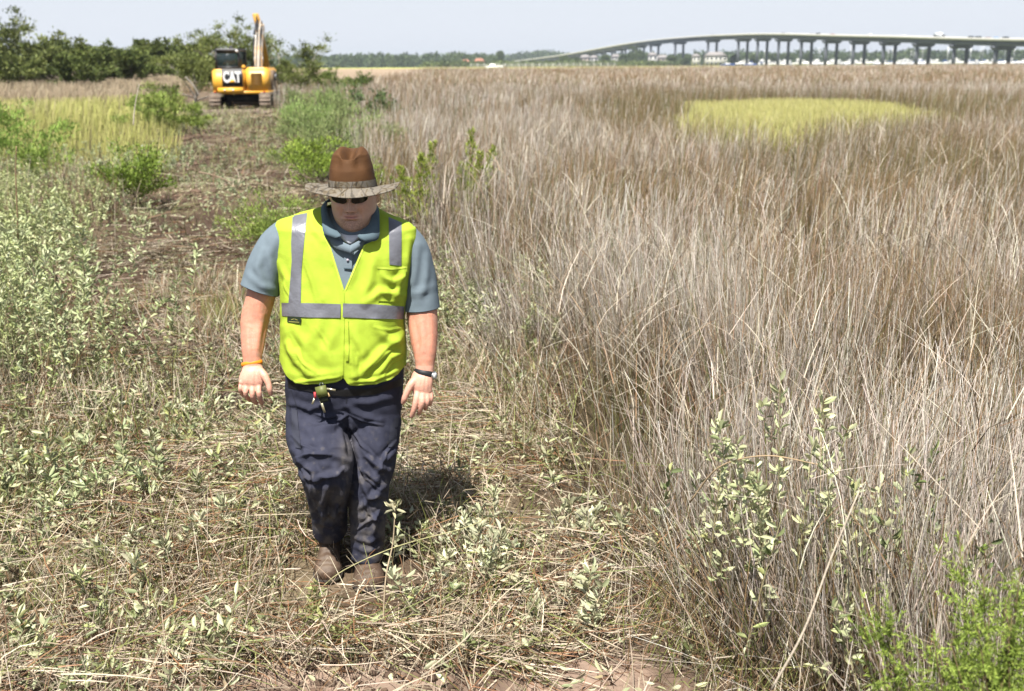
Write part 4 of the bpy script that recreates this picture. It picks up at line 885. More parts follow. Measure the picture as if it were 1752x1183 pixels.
g = Geo(); g_box(g, (-.40, -1.19, .76), (1.02, .05, .24)); bev("bumper", g, MAT_YEL, cw, .02)
for x in (-.62, -.28):
    g = Geo(); g_tube(g, [(x, -1.2, .78), (x, -1.24, .78)], .035, 10); g.obj("bolt", MAT_WHITE, cw)
hood = rounded("engine_hood", -1.14, 1.0, .20, 1.16, zb+.06, zt, MAT_YEL, r=.2, w=.07)
for i in range(9):
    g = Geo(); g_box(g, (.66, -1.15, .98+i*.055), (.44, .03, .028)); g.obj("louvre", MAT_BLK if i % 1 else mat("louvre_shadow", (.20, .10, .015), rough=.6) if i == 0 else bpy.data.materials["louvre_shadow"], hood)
g = Geo(); g_box(g, (1.165, -.1, 1.15), (.012, 1.3, .8)); g.obj("side_door", mat("dusty_side", (.30, .22, .16), rough=.9, dirt=(.5, .33, .12), dscale=3, damt=.6), hood)
g = Geo(); g_box(g, (1.175, .45, 1.3), (.012, .5, .35)); g.obj("side_decal", MAT_BLK, hood)
g = Geo(); g_box(g, (1.183, .45, 1.3), (.004, .36, .16)); g.obj("side_decal_stripe", MAT_WHITE, hood)
g = Geo(); g_box(g, (0.02, -.1, .68), (2.2, 2.1, .12)); g.obj("platform", MAT_YEL, DIG)
for x in (-1.02, .95):
    g = Geo(); g_box(g, (x, -1.185, .70), (.08, .03, .05)); g.obj("reflector", MAT_RED, DIG)
g = Geo(); g_box(g, (.12, -.8, zt+.02), (.16, .16, .06)); g_tube(g, [(.12, -.8, zt+.04), (.12, -.8, zt+.1)], .05, 10); bev("filler_cap", g, MAT_YEL, hood, .01)
# logo plate
lg = rounded("logo_plate", -1.215, -1.19, -.70, .12, .92, zt-.04, MAT_BLK, r=.012, w=.005, parent=cw)
def text_mesh(txt, size, bold):
    cu = bpy.data.curves.new("lettering", 'FONT'); cu.body = txt; cu.size = size; cu.extrude = .004; cu.offset = bold; cu.align_x = 'CENTER'
    ob = bpy.data.objects.new("tmp_text", cu); COL.objects.link(ob); dg = bpy.context.evaluated_depsgraph_get(); me = bpy.data.meshes.new_from_object(ob.evaluated_get(dg))
    bpy.data.objects.remove(ob); bpy.data.curves.remove(cu); return me
me = text_mesh("CAT", .50, .022); o = mkobj("lettering", me, lg, MAT_WHITE)
me.transform(Matrix.Translation((-.30, -1.222, 1.10)) @ Matrix.Rotation(math.pi/2, 4, 'X') @ Matrix.Diagonal((.72, 1.12, 1, 1)))
g = Geo(); g.add([(-.43, -1.232, 1.07), (-.15, -1.232, 1.07), (-.29, -1.232, 1.24), (-.43, -1.226, 1.07), (-.15, -1.226, 1.07), (-.29, -1.226, 1.24)], [[0, 1, 4, 3], [1, 2, 5, 4], [2, 0, 3, 5]], [[0, 2, 1], [3, 4, 5]]); g.obj("triangle_mark", MAT_YEL, lg)
# cab
cab = empty("cab", (0, 0, 0), parent=DIG)
CX0, CX1, CY0, CY1, CZ0, CZ1 = -1.10, -.10, -.38, 1.15, zt-.04, 2.36
g = Geo()
for x, y in [(CX0+.04, CY0+.04), (CX1-.04, CY0+.04), (CX0+.04, CY1-.04), (CX1-.04, CY1-.04)]: g_box(g, (x, y, (CZ0+CZ1)/2), (.08, .08, CZ1-CZ0))
g_box(g, ((CX0+CX1)/2, CY0+.035, CZ0+.04), (1.0, .066, .10)); g_box(g, ((CX0+CX1)/2, CY0+.03, CZ1-.06), (1.0, .058, .12)); g_box(g, (CX1-.035, .38, CZ0+.04), (.066, 1.5, .1)); g_box(g, (CX0+.035, .38, CZ0+.12), (.066, 1.5, .3)); g_box(g, (CX0+.035, .45, 2.0), (.06, .08, .7))
g.obj("cab_frame", MAT_BLK, cab)
rounded("cab_roof", CY0-.03, CY1+.03, CX0-.02, CX1+.02, CZ1-.08, CZ1+.05, MAT_BLK, r=.12, w=.04, parent=cab)
g = Geo(); g_box(g, ((CX0+CX1)/2, CY0+.02, 2.0), (.86, .01, .58)); g_box(g, (CX1-.03, .38, 2.0), (.01, 1.3, .58)); g_box(g, (CX0+.03, .38, 2.05), (.01, 1.3, .5)); g_box(g, ((CX0+CX1)/2, CY1-.03, 2.0), (.86, .01, .6)); g.obj("cab_glass", MAT_CABGL, cab)
g = Geo(); g_tube(g, [(CX1-.08, CY0-.05, 2.31), (CX1-.08, CY0-.1, 2.31)], .05, 12); g.obj("work_lamp", MAT_WHITE, cab)
g = Geo(); g_box(g, (-.6, .25, 1.75), (.5, .5, .12)); g_box(g, (-.6, .02, 2.0), (.48, .12, .5), taper=(.8, .8)); g.obj("seat", MAT_BLK, cab)
# operator
op = empty("person", tuple((Matrix.Translation(DIG.location) @ Matrix.Rotation(math.radians(3), 4, 'Z') @ Vector((-.55, .32, 1.8)))), math.radians(3), "digger driver in a yellow green vest sitting in the cab", "person")
g = Geo(); rings = [superring((0, 0, z), a, b, b, 2.4, 20) for z, a, b in [(-.02, .17, .13), (.1, .18, .13), (.25, .21, .13), (.36, .22, .12), (.41, .15, .09), (.44, .06, .06), (.48, .055, .06), (.50, .07, .085), (.57, .078, .10), (.65, .07, .09), (.71, .03, .04)]]
ring_mesh(g, rings)
for s in (-1, 1): g_tube(g, [(s*.2, 0, .35), (s*.27, .05, .15), (s*.24, .28, .08)], [.055, .045, .035], 10)
for s in (-1, 1): g_tube(g, [(s*.09, 0, 0), (s*.11, .42, .03), (s*.11, .5, -.35)], [.09, .07, .05], 10)
MAT_SKIN0 = mat("skin_plain", (.52, .30, .22), rough=.6); g.obj("body", MAT_SKIN0, op, smooth=True)
MAT_LIME = mat("hi_vis", (.46, .85, .02), rough=.7, var=.04, scale=60, bump=.0015, bscale=250)
g = Geo(); ring_mesh(g, [superring((0, 0, z), a*1.06, b*1.1, b*1.1, 2.4, 20) for z, a, b in [(-.02, .17, .13), (.1, .18, .13), (.25, .21, .13), (.36, .225, .125), (.42, .15, .10)]], cap=(False, False)); g.obj("vest", MAT_LIME, op, smooth=True)
g = Geo(); ring_mesh(g, [superring((0, 0, z), a, b, b, 2.2, 20) for z, a, b in [(.60, .083, .105), (.66, .082, .10), (.72, .05, .06), (.735, .01, .01)]]); g.obj("cap", MAT_BLK, op, smooth=True)
# boom, stick, rams
def beam(name, pts, hs, w, m, parent=DIG, bw=.02):
    """box section beam through pts (x,y,z) with heights hs"""
    pts = np.array(pts, float); t = np.gradient(pts, axis=0); t /= np.linalg.norm(t, axis=1)[:, None]; rings = []
    for p, d, h in zip(pts, t, hs):
        nrm = np.cross(np.array([1.0, 0, 0]), d); nrm /= np.linalg.norm(nrm); xx = np.array([1.0, 0, 0])
        rings.append(np.array([p-xx*w/2-nrm*h/2, p+xx*w/2-nrm*h/2, p+xx*w/2+nrm*h/2, p-xx*w/2+nrm*h/2]))
    g = Geo(); ring_mesh(g, rings); return bev(name, g, m, parent, bw)
BXm = .42
boom = beam("boom", smooth_path([(BXm, .95, 1.45), (BXm-.02, 1.3, 2.15), (BXm-.05, 1.9, 2.85), (BXm-.11, 2.8, 3.38)], 4), np.interp(np.linspace(0, 1, 13), [0, .4, 1], [.30, .42, .26]), .30, MAT_DUSTY)
for dx in (-.08, 0, .08):
    g = Geo(); g_tube(g, smooth_path([(BXm+dx, .75, 1.5), (BXm+dx, 1.05, 2.15), (BXm+dx-.02, 1.6, 2.95), (BXm-.08+dx, 2.5, 3.58)], 4), .022, 6, cap=True); g.obj("hose", MAT_BLK if dx else MAT_DUSTY, boom)
g = Geo(); g_box(g, (BXm-.02, 1.2, 1.95), (.34, .3, .34)); bev("boom_foot", g, mat("boom_white", (.72, .70, .66), rough=.8, dirt=(.5, .4, .3), dscale=5, damt=.5), boom, .04)
stick = beam("stick", [(BXm-.30, 2.68, 3.88), (BXm-.24, 2.95, 3.45), (BXm-.16, 3.5, 2.4), (BXm-.1, 4.1, 1.1)], [.14, .30, .26, .18], .24, MAT_YEL)
g = Geo(); g_tube(g, [(BXm-.25, 1.9, 3.0), (BXm-.22, 2.6, 3.6)], .065, 12); g_tube(g, [(BXm-.22, 2.6, 3.6), (BXm-.28, 2.68, 3.85)], .03, 10); g.obj("stick_ram", MAT_BLK, stick)
for x in (BXm-.22, ):
    g = Geo(); g_tube(g, [(x, 1.25, 1.55), (x-.02, 1.75, 2.8)], .075, 12); g.obj("boom_ram", MAT_BLK, boom); g = Geo(); g_tube(g, [(x-.02, 1.75, 2.8), (x-.03, 1.95, 3.1)], .035, 10); g.obj("ram_rod", MAT_CHROME, boom)
# bucket hangs in front, out of sight except from the side
g = Geo(); rg_ = []
for x in (BXm-.4, BXm+.2): rg_.append(np.array([(x, 4.1+.35*math.cos(a), .75+.35*math.sin(a)) for a in np.linspace(.6, math.pi+1.2, 9)]+[(x, 4.15, .85)]))
ring_mesh(g, rg_); g.obj("bucket", MAT_TRACK, stick)
# mud ridge behind the tracks
R = np.random.RandomState(601); g = Geo()
for j in range(330):
    x = EX+R.uniform(-1.6, 1.6); y = EY-3.2+R.normal(0, .7); s = R.uniform(.05, .14); clod(g, (x, y, float(height(x, y))+s*.15), (s*R.uniform(.8, 2.2), s, s*.55), R, tuple(np.array([.20, .155, .125])*R.uniform(.55, 1.25)))
tag(g.obj("mud_ridge", bpy.data.materials["mud_clod"]), "ridge of churned grey brown mud behind the excavator's tracks", "mud", kind='stuff')
# ================================================================== THE MAN
def pxm(Y, z): return (Y*math.cos(TILT)+(CAMH-z)*math.sin(TILT))/FPX     # metres per photo pixel
def W(hw, px, py, Y): return hw*pxm(Y, Q(px, py, Y)[2])
def remesh(me, vox, smooth=2, fac=.5):
    ob = bpy.data.objects.new("tmp", me); COL.objects.link(ob); m = ob.modifiers.new("r", 'REMESH'); m.mode = 'VOXEL'; m.voxel_size = vox; m.adaptivity = 0
    if smooth: s = ob.modifiers.new("s", 'SMOOTH'); s.iterations = smooth; s.factor = fac
    dg = bpy.context.evaluated_depsgraph_get(); me2 = bpy.data.meshes.new_from_object(ob.evaluated_get(dg)); bpy.data.objects.remove(ob)
    me2.polygons.foreach_set('use_smooth', np.ones(len(me2.polygons), bool)); return me2
def getv(me): v = np.empty(len(me.vertices)*3, np.float32); me.vertices.foreach_get('co', v); return v.reshape(-1, 3).astype(float)
def getn(me): v = np.empty(len(me.vertices)*3, np.float32); me.vertices.foreach_get('normal', v); return v.reshape(-1, 3).astype(float)
def setv(me, v): me.vertices.foreach_set('co', v.astype(np.float32).ravel()); me.update()
def setcol(me, c):
    a = me.color_attributes.new("Col", 'FLOAT_COLOR', 'POINT'); cc = np.ones((len(c), 4), np.float32); cc[:, :3] = c; a.data.foreach_set('color', cc.ravel())
def folds(v, n, fl, noise=0.0, nscale=(9, 9, 4)):
    """push vertices along their normals: fl = (polyline px points, amplitude m, width px); front facing side only"""
    p = proj(v); d = np.zeros(len(v)); fr = sstep(-.15, .35, -(n @ np.array([0, .97, -.25])))
    for pts, amp, wd in fl:
        pts = np.array(pts, float); best = np.full(len(v), 1e9); tb = np.zeros(len(v)); m = len(pts)-1
        for i in range(m):
            a, b = pts[i], pts[i+1]; ab = b-a; t = np.clip(((p-a) @ ab)/(ab @ ab), 0, 1); dd = np.linalg.norm(p-(a+t[:, None]*ab), axis=1); k = dd < best; best[k] = dd[k]; tb[k] = (i+t[k])/m
        prof = np.exp(-(best/wd)**2)-.45*np.exp(-((best-1.9*wd)/wd)**2)
        d += amp*prof*(.35+.65*np.sin(math.pi*np.clip(tb, .02, .98)))*fr
    if noise: d += noise*(fbm(v[:, 0]*nscale[0]+v[:, 2]*1.7, v[:, 2]*nscale[2]+v[:, 1]*nscale[1], 3, 5)-.5)*2
    return v+n*d[:, None]
GZ = float(height(-.62, 4.2))
MAN = empty("person", (Q(600, 600, 4.28)[0], 4.28, GZ), 0, "man in a lime vest and brown brimmed hat walking towards the camera with lowered head", "person")
def mpart(name, me, m, parent=None):
    o = bpy.data.objects.new(name, me); COL.objects.link(o)
    if len(me.materials) == 0: me.materials.append(m)
    else: me.materials[0] = m
    o.parent = parent or MAN
    if o.parent == MAN: o.matrix_parent_inverse = Matrix.Translation(MAN.location).inverted()
    return o
def gpart(name, g, m, parent=None, smooth=True): return mpart(name, g.mesh(name, smooth), m, parent)

# ---- head frame
HP = math.radians(12.5); HC = Q(598.5, 341, 4.165)+np.array([0, .100, .004])
hx = np.array([1, -.02, 0.0]); hy = np.array([0.02, math.cos(HP), math.sin(HP)]); hz_ = np.array([0, -math.sin(HP), math.cos(HP)])
def HL(p): p = np.asarray(p, float).reshape(-1, 3); return HC+p[:, :1]*hx+p[:, 1:2]*hy+p[:, 2:3]*hz_
_hz = np.array([-.142, -.138, -.130, -.120, -.105, -.085, -.06, -.03, 0, .03, .06, .10, .12, .135])
_hw = np.array([.010, .028, .045, .057, .070, .080, .086, .088, .086, .085, .083, .072, .052, .01])
_hf = np.array([.045, .066, .081, .090, .095, .096, .096, .094, .092, .098, .098, .085, .062, .01])
_hb = np.array([.00, .015, .03, .04, .06, .08, .088, .095, .102, .105, .10, .085, .062, .01])
FS = .013      # the features sit this much higher than mid face
def head_surface():
    zs = np.linspace(-.142, .135, 110); rows = []; n = 160
    for z in zs:
        a, f, b = [float(np.interp(z, _hz, k)) for k in (_hw, _hf, _hb)]
        rows.append(superring((0, 0, z), a, f, b, 2.25, n))
    P = np.array(rows); x, y, z = P[..., 0], P[..., 1], P[..., 2]; z0 = z; z = z-FS; fr = (y < 0)*sstep(0, .05, -y)
    gs = lambda cx, cz, sx, sz, x=x, z=z: np.exp(-((x-cx)/sx)**2-((z-cz)/sz)**2)
    d = np.zeros_like(x)
    ridge = np.interp(z, [-.052, -.045, -.037, -.02, 0, .015], [0, .014, .044, .031, .014, .003]); wid = np.interp(z, [-.05, -.036, -.01, .01], [.015, .0115, .0085, .010])
    d += ridge*np.exp(-(x/wid)**2)
    for s in (-1, 1):
        d += .015*gs(s*.0165, -.041, .0068, .007)-.012*gs(s*.0095, -.049, .004, .0032)
        d += -.012*gs(s*.033, .002, .020, .014)+.007*gs(s*.048, -.030, .022, .016)-.005*np.exp(-((np.abs(x)-.030-.35*(-.045-z))/.006)**2)*sstep(-.085, -.07, z)*sstep(-.035, -.05, z)*(s > 0)
        d += -.004*gs(s*.033, -.060, .010, .022)
    d += .006*np.exp(-((z-.022)/.010)**2)*np.exp(-(x/.06)**2)
    lw = np.exp(-(x/.024)**4)*1.25
    d += .0065*lw*np.exp(-((z+.0635)/.0048)**2)+.0075*lw*np.exp(-((z+.0745)/.0060)**2)-.008*np.exp(-(x/.028)**4)*np.exp(-((z+.0688)/.0022)**2)
    d += -.007*np.exp(-(x/.022)**2)*np.exp(-((z+.086)/.006)**2)+.008*np.exp(-(x/.028)**2)*np.exp(-((z0+.106)/.015)**2)
    d += -.0025*np.exp(-(x/.004)**2)*np.exp(-((z+.055)/.006)**2)
    P[..., 1] -= d*fr; return P
P = head_surface(); body = Geo(); ring_mesh(body, [HL(r) for r in P])
for s in (-1, 1):   # ears
    e_ = [HL((s*(.088+.006*math.sin(a)), .018+.016*math.cos(a*1.0), -.012+.030*math.sin(a-math.pi/2)))[0] for a in np.linspace(0, math.pi*1.5, 8)]
    g_tube(body, e_, .0065, 8); g_tube(body, [HL((s*.080, .014, .012))[0], HL((s*.091, .02, -.006))[0], HL((s*.084, .012, -.03))[0]], [.009, .012, .008], 8)
# neck
g_tube(body, [HL((0, .035, -.04))[0], HL((0, .020, -.11))[0], Q(600, 402, 4.285), Q(598, 432, 4.31)], [.082, .084, .082, .10], 24, flat=.95, xref=(1, 0, 0))
# hidden trunk and legs (kept well inside the clothes)
ring_mesh(body, [superring(Q(c, py, 4.31), W(hw, c, py, 4.3), bf, bb, 2.4, 40) for c, py, hw, bf, bb in [(596, 398, 40, .05, .06), (592, 410, 88, .08, .08), (590, 440, 98, .10, .10), (588, 520, 92, .13, .11), (587, 600, 92, .15, .12), (588, 680, 86, .12, .13), (590, 710, 70, .10, .10)]])
LEG1 = [(538, 690, 4.29, 44), (540, 745, 4.22, 43), (556, 792, 4.15, 36), (560, 840, 4.19, 27), (563, 900, 4.30, 19), (566, 950, 4.37, 17)]
LEG2 = [(637, 690, 4.29, 44), (640, 745, 4.25, 36), (640, 792, 4.21, 30), (631, 850, 4.20, 24), (629, 930, 4.22, 18), (629, 965, 4.24, 17)]
for L in (LEG1, LEG2): g_tube(body, [Q(a, b, c) for a, b, c, d in L], [W(d*.86, a, b, c) for a, b, c, d in L], 20, xref=(1, 0, 0))
# arms: (px, py, Y, half width px)
ARM1 = smooth_path([(486, 408, 4.31, 24), (460, 455, 4.30, 25), (447, 505, 4.29, 24.5), (436.5, 545, 4.275, 24), (433.5, 575, 4.245, 21.5), (432, 600, 4.215, 18.5), (431.5, 620, 4.195, 15.5), (432, 632, 4.185, 17)], 3)
ARM2 = smooth_path([(697, 408, 4.31, 24), (712, 455, 4.32, 26), (719, 505, 4.32, 26.5), (722, 535, 4.31, 26.5), (725, 575, 4.275, 24), (727, 605, 4.245, 19.5), (726.5, 632, 4.225, 15.5), (725, 643, 4.22, 16.5)], 3)
def limb(P, flat): g_tube(body, [Q(*p[:3]) for p in P], [W(p[3], *p[:3]) for p in P], 24, flat=flat, xref=(1, 0, 0))
limb(ARM1, np.interp(np.arange(len(ARM1)), [0, 15, len(ARM1)-1], [1, .95, .68])); limb(ARM2, np.interp(np.arange(len(ARM2)), [0, 15, len(ARM2)-1], [1, .95, .70]))
# hands
def finger(pts, r): 
    pp = smooth_path(pts, 3); g_tube(body, [Q(*p) for p in pp], np.interp(np.linspace(0, 1, len(pp)), np.linspace(0, 1, len(r)), r), 12); 
    q = Q(*pp[-1]); ball(body, q, r[-1])
def ball(g, c, r, n=12, s=(1, 1, 1)):
    rings = [superring((c[0], c[1], c[2]+s[2]*r*math.sin(a)), s[0]*r*math.cos(a)+1e-5, s[1]*r*math.cos(a)+1e-5, s[1]*r*math.cos(a)+1e-5, 2, n) for a in np.linspace(-1.5, 1.5, 7)]
    ring_mesh(g, rings)
def palm(pts, flat):
    pp = smooth_path(pts, 3); g_tube(body, [Q(*p[:3]) for p in pp], [W(p[3], *p[:3]) for p in pp], 24, flat=np.interp(np.linspace(0, 1, len(pp)), np.linspace(0, 1, len(flat)), flat), xref=(1, 0, 0))
palm([(431.5, 626, 4.19, 16), (432, 638, 4.175, 20), (430.5, 650, 4.165, 21.5), (429, 659, 4.165, 20)], [.62, .58, .5, .46])
finger([(413.5, 655, 4.165), (411.5, 665, 4.15), (413, 672, 4.165), (417, 677, 4.19)], [.0105, .0095, .009, .008])
finger([(422, 658, 4.158), (420, 671, 4.14), (422.5, 680, 4.158), (427, 685, 4.185)], [.0115, .0102, .0096, .0085])
finger([(432, 659, 4.156), (431.5, 674, 4.135), (434, 685, 4.152), (438.5, 690, 4.18)], [.012, .0106, .010, .009])
finger([(442.5, 657, 4.16), (443, 672, 4.14), (445, 683, 4.152), (448, 690, 4.175)], [.012, .0106, .010, .009])
for a in ((414, 654), (422.5, 656), (432, 657), (442, 655)): ball(body, Q(a[0], a[1], 4.158), .0125)
finger([(445, 634, 4.17), (453, 644, 4.155), (459, 656, 4.145), (461.5, 666, 4.14), (463, 674, 4.145)], [.015, .0155, .0125, .0115, .009])
palm([(725.5, 637, 4.222, 16), (722, 649, 4.21, 19), (721.5, 660, 4.20, 18.5), (725, 673, 4.20, 15.5)], [.66, .62, .55, .48])
finger([(714.5, 670, 4.192), (712, 684, 4.175), (709, 698, 4.172), (705.5, 709, 4.18), (704, 713, 4.185)], [.014, .0125, .0115, .0105, .009])
finger([(723, 673, 4.19), (722.5, 688, 4.172), (720, 699, 4.178), (717.5, 707, 4.192)], [.0125, .0115, .0105, .009])
finger([(730.5, 673, 4.195), (731, 686, 4.182), (729.5, 695, 4.19), (728, 700, 4.205)], [.0118, .0108, .0098, .0085])
finger([(736.5, 671, 4.205), (737.5, 681, 4.195), (737, 688, 4.20), (735.5, 693, 4.213)], [.0108, .0096, .009, .0078])
finger([(713, 648, 4.205), (704, 657, 4.19), (697, 670, 4.18), (692, 682, 4.178), (689.5, 689, 4.185)], [.017, .0165, .0135, .0122, .0095])
me = remesh(body.mesh("body", color=False), .0033, 1, .5)
v = getv(me); pp = proj(v); nrm = getn(me)
_arm = (((pp[:, 0] < 482) | (pp[:, 0] > 684)) & (pp[:, 1] > 440))
AF = [([(440, 520), (447, 550), (440, 590)], .004, 7), ([(455, 545), (450, 580), (446, 610)], -.003, 4), ([(423, 560), (424, 590), (428, 615)], .003, 4), ([(735, 540), (738, 580), (735, 615)], .003, 5), ([(708, 545), (715, 580), (716, 610)], -.003, 4), ([(722, 540), (726, 570), (727, 600)], .003, 5),
      ([(425, 635), (423, 648), (423, 658)], .0012, 1.5), ([(433, 635), (433, 648), (433, 658)], .0014, 1.5), ([(440, 636), (441, 648), (443, 657)], .0012, 1.5), ([(720, 645), (717, 658), (716, 668)], .0013, 1.5), ([(726, 645), (724, 658), (724, 670)], .0013, 1.5), ([(731, 646), (731, 658), (731, 670)], .0012, 1.5)]
v2 = folds(v, nrm, AF, .0012, (30, 30, 30)); v[_arm] = v2[_arm]; setv(me, v)
skin = np.array([.49, .27, .195]); red = np.array([.45, .20, .135]); c = np.tile(skin, (len(v), 1))
arm = ((pp[:, 0] < 482) | (pp[:, 0] > 684)) & (pp[:, 1] > 440); hand = arm & (pp[:, 1] > 626)
bl = fbm(v[:, 0]*45, v[:, 2]*45+v[:, 1]*30, 3, 3)[:, None]
fk = sstep(.62, .75, fbm(v[:, 0]*260+v[:, 1]*80, v[:, 2]*260, 2, 6))[:, None]
c = np.where(arm[:, None], (red*(1-.5*(bl-.5))+(skin-red)*.5*sstep(.40, .8, bl))*(1-.12*fk), c)
hk = sstep(.025, .008, np.abs(v[:, 0]-v[:, 0]))[:, None]
c = np.where(hand[:, None], np.array([.52, .28, .21])*(1+.25*(bl-.5)), c)
face = (pp[:, 1] < 400) & (v[:, 2] > 1.3)
L = (v-HC); lx, lz, ly = L @ (hx/np.linalg.norm(hx)), L @ hz_-FS, L @ hy
fc = np.tile(np.array([.55, .35, .265]), (len(v), 1))*(1+.10*(bl-.5))
ruddy = (np.exp(-((np.abs(lx)-.05)/.022)**2-((lz+.035)/.022)**2)+.9*np.exp(-(lx/.016)**2-((lz+.036)/.014)**2)+.6*np.exp(-(lx/.025)**2-((lz+.105)/.016)**2))[:, None]
fc = fc*(1-.35*ruddy)+np.array([.60, .30, .24])*.35*ruddy
lip = (np.exp(-(lx/.026)**4)*np.exp(-((lz+.069)/.0095)**4)*(ly < -.06))[:, None]; fc = fc*(1-.75*lip)+np.array([.46, .20, .18])*.75*lip
mline = (np.exp(-(lx/.025)**4)*np.exp(-((lz+.0688)/.0024)**2)*(ly < -.06))[:, None]; fc = fc*(1-.85*mline)+np.array([.13, .05, .045])*.85*mline
stub_shade = (np.clip(np.exp(-(lx/.030)**4-((lz+.055)/.006)**4)+sstep(-.076, -.084, lz)*sstep(-.15, -.11, lz)*np.exp(-(lx/.05)**4), 0, 1)*sstep(.2, .55, fbm(lx*500, lz*500, 2, 4)))[:, None]*(1-lip); fc = fc*(1-.42*stub_shade)  # chin stubble, plus shade under the nose painted into the upper lip colour
for s in (-1, 1):
    nst_shade = (np.exp(-((lx-s*.0098)/.0042)**2-((lz+.0485)/.0030)**2)*(ly < -.08))[:, None]; fc = fc*(1-.85*nst_shade)+np.array([.09, .035, .03])*.85*nst_shade  # shade inside the nostrils, painted into the skin colour
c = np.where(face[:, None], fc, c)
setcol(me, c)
MAT_SKIN = mat("skin", vcol=True, rough=.5, spec=.35, bump=.0006, bscale=300, var=.05, scale=90)
b_ = MAT_SKIN.node_tree.nodes[MAT_SKIN['bsdf']]; b_.inputs['Subsurface Weight'].default_value = .12; b_.inputs['Subsurface Radius'].default_value = (.012, .004, .002)
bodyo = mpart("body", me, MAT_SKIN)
# finger nails left: thumb of each hand
# hair
R = np.random.RandomState(701); MAT_HAIR = mat("hair", (.10, .06, .035), rough=.6, var=.3, scale=200)
g = Geo(); rows = []
for z in np.linspace(-.075, .12, 30):
    a, f, b = [float(np.interp(z, _hz, k)) for k in (_hw, _hf, _hb)]; r = superring((0, 0, z), a+.004, f, b+.006, 2.25, 100)
    front = -.002 if z < .02 else -.09; lim = float(np.interp(z, [-.075, -.03, .0, .03, .12], [.05, .035, .0, -.02, -.09])); k = r[:, 1] < lim; r[k] = r[k]*np.array([.9, .9, 1])
    rows.append(HL(r))
ring_mesh(g, rows); gpart("hair", g, MAT_HAIR)

# ---- torso shape shared by shirt and vest
VR = np.array([  # py, left, right, front depth, back depth, Y
 (352, 560, 636, .040, .050, 4.335), (356, 545, 645, .048, .060, 4.33), (361, 525, 653, .058, .070, 4.325), (366, 505, 662, .068, .080, 4.32), (372, 487, 675, .080, .09, 4.315), (378, 475, 690, .092, .10, 4.31), (384, 471, 704, .102, .105, 4.305),
 (390, 470.5, 712, .110, .11, 4.30), (406, 472.5, 714, .122, .12, 4.30), (434, 474.5, 711.5, .138, .13, 4.30), (461, 476.7, 706.5, .150, .135, 4.30), (489, 479, 701, .162, .135, 4.30), (523, 481, 694, .178, .135, 4.30), (545, 482, 692, .186, .135, 4.30),
 (587, 479.5, 696, .196, .14, 4.30), (623, 481, 695, .196, .145, 4.30), (645, 484, 693, .190, .15, 4.30), (668, 488, 691, .180, .15, 4.30)])
def torso_pts(py, th, p=2.5):
    k = [np.interp(py, VR[:, 0], VR[:, i]) for i in range(1, 6)]; c = (k[0]+k[1])/2; hw = (k[1]-k[0])/2; out = np.zeros((len(th), 3))
    for i, t in enumerate(th):
        q = Q(c[i], py[i], k[4][i]); a = hw[i]*pxm(k[4][i], q[2]); cx = math.cos(t); sy = math.sin(t); out[i] = (q[0]+a*math.copysign(abs(cx)**(2/p), cx), q[1]+(k[2][i] if sy < 0 else k[3][i])*math.copysign(abs(sy)**(2/p), sy), q[2])
    return out
def torso(py, inset=0.0, n=180, p=2.5):
    k = [np.interp(py, VR[:, 0], VR[:, i]) for i in range(1, 6)]; c = (k[0]+k[1])/2; hw = (k[1]-k[0])/2; Y = k[4]
    return superring(Q(c, py, Y), W(hw, c, py, Y)-inset, k[2]-inset, k[3]-inset, p, n)
HEM = np.array([(478, 618), (484, 632), (490, 643), (497, 651), (506, 657), (525, 659.5), (555, 658), (574, 655), (583, 651), (588, 646), (591.5, 654), (597, 659.5), (612, 661.5), (645, 658), (668, 650), (682, 640), (690, 630), (697, 620)])
rows = []; nv = 150; vv = np.linspace(0, 1, nv); TH = np.arange(320)*2*math.pi/320
low = np.full(320, 640.0)
for _ in range(14):                       # height of the hem all round, so that its front edge hangs where the photograph shows it
    P_ = torso_pts(low, TH); pj = proj(P_); tgt = np.interp(pj[:, 0], HEM[:, 0], HEM[:, 1]); frn = P_[:, 1] < 4.335
    low = np.where(frn, low+.7*(tgt-pj[:, 1]), 632)
low = np.clip(low, 606, 668)
for t in vv:
    n = 320; base = torso(352+(660-352)*t, n=n)
    if t > .75:  # bend the lowest rows to follow the hem
        s = (t-.75)/.25; base = torso_pts(583+(low-583)*s, TH)
    rows.append(base)
g = Geo(); ring_mesh(g, rows, cap=(False, False)); me = g.mesh("vest", True, color=False)
# finer wrinkles: the folds seen in the photograph
VF = [([(566, 430), (580, 470), (588, 515)], .004, 5), ([(520, 420), (535, 470), (548, 510)], .005, 9), ([(500, 560), (520, 590), (528, 640)], .007, 8), ([(492, 590), (505, 620), (530, 648)], .008, 6), ([(486, 560), (500, 600), (540, 645), (580, 640)], .007, 7),
      ([(600, 560), (620, 600), (625, 645)], .006, 8), ([(694, 570), (660, 600), (640, 620), (610, 645)], .010, 7), ([(692, 600), (668, 612), (648, 640)], .010, 6), ([(640, 550), (660, 580), (690, 590)], .007, 7), ([(596, 600), (606, 625), (602, 655)], .008, 6),
      ([(575, 560), (560, 600), (575, 645)], .005, 8), ([(625, 520), (650, 500), (690, 505)], .006, 6), ([(640, 440), (632, 480), (622, 515)], .005, 7), ([(655, 470), (672, 485), (690, 470)], .007, 5), ([(690, 465), (682, 490), (676, 515)], .008, 5),
      ([(478, 450), (490, 480), (486, 515)], .005, 5), ([(530, 370), (536, 390), (552, 410)], .004, 6), ([(700, 410), (696, 450), (690, 490)], .005, 5), ([(545, 550), (535, 580), (545, 610)], .004, 9), ([(612, 440), (604, 470), (596, 490)], .004, 5), ([(505, 655), (540, 652), (580, 645)], .004, 3), ([(600, 655), (640, 652), (680, 635)], .004, 3)]
v = getv(me); n = getn(me)
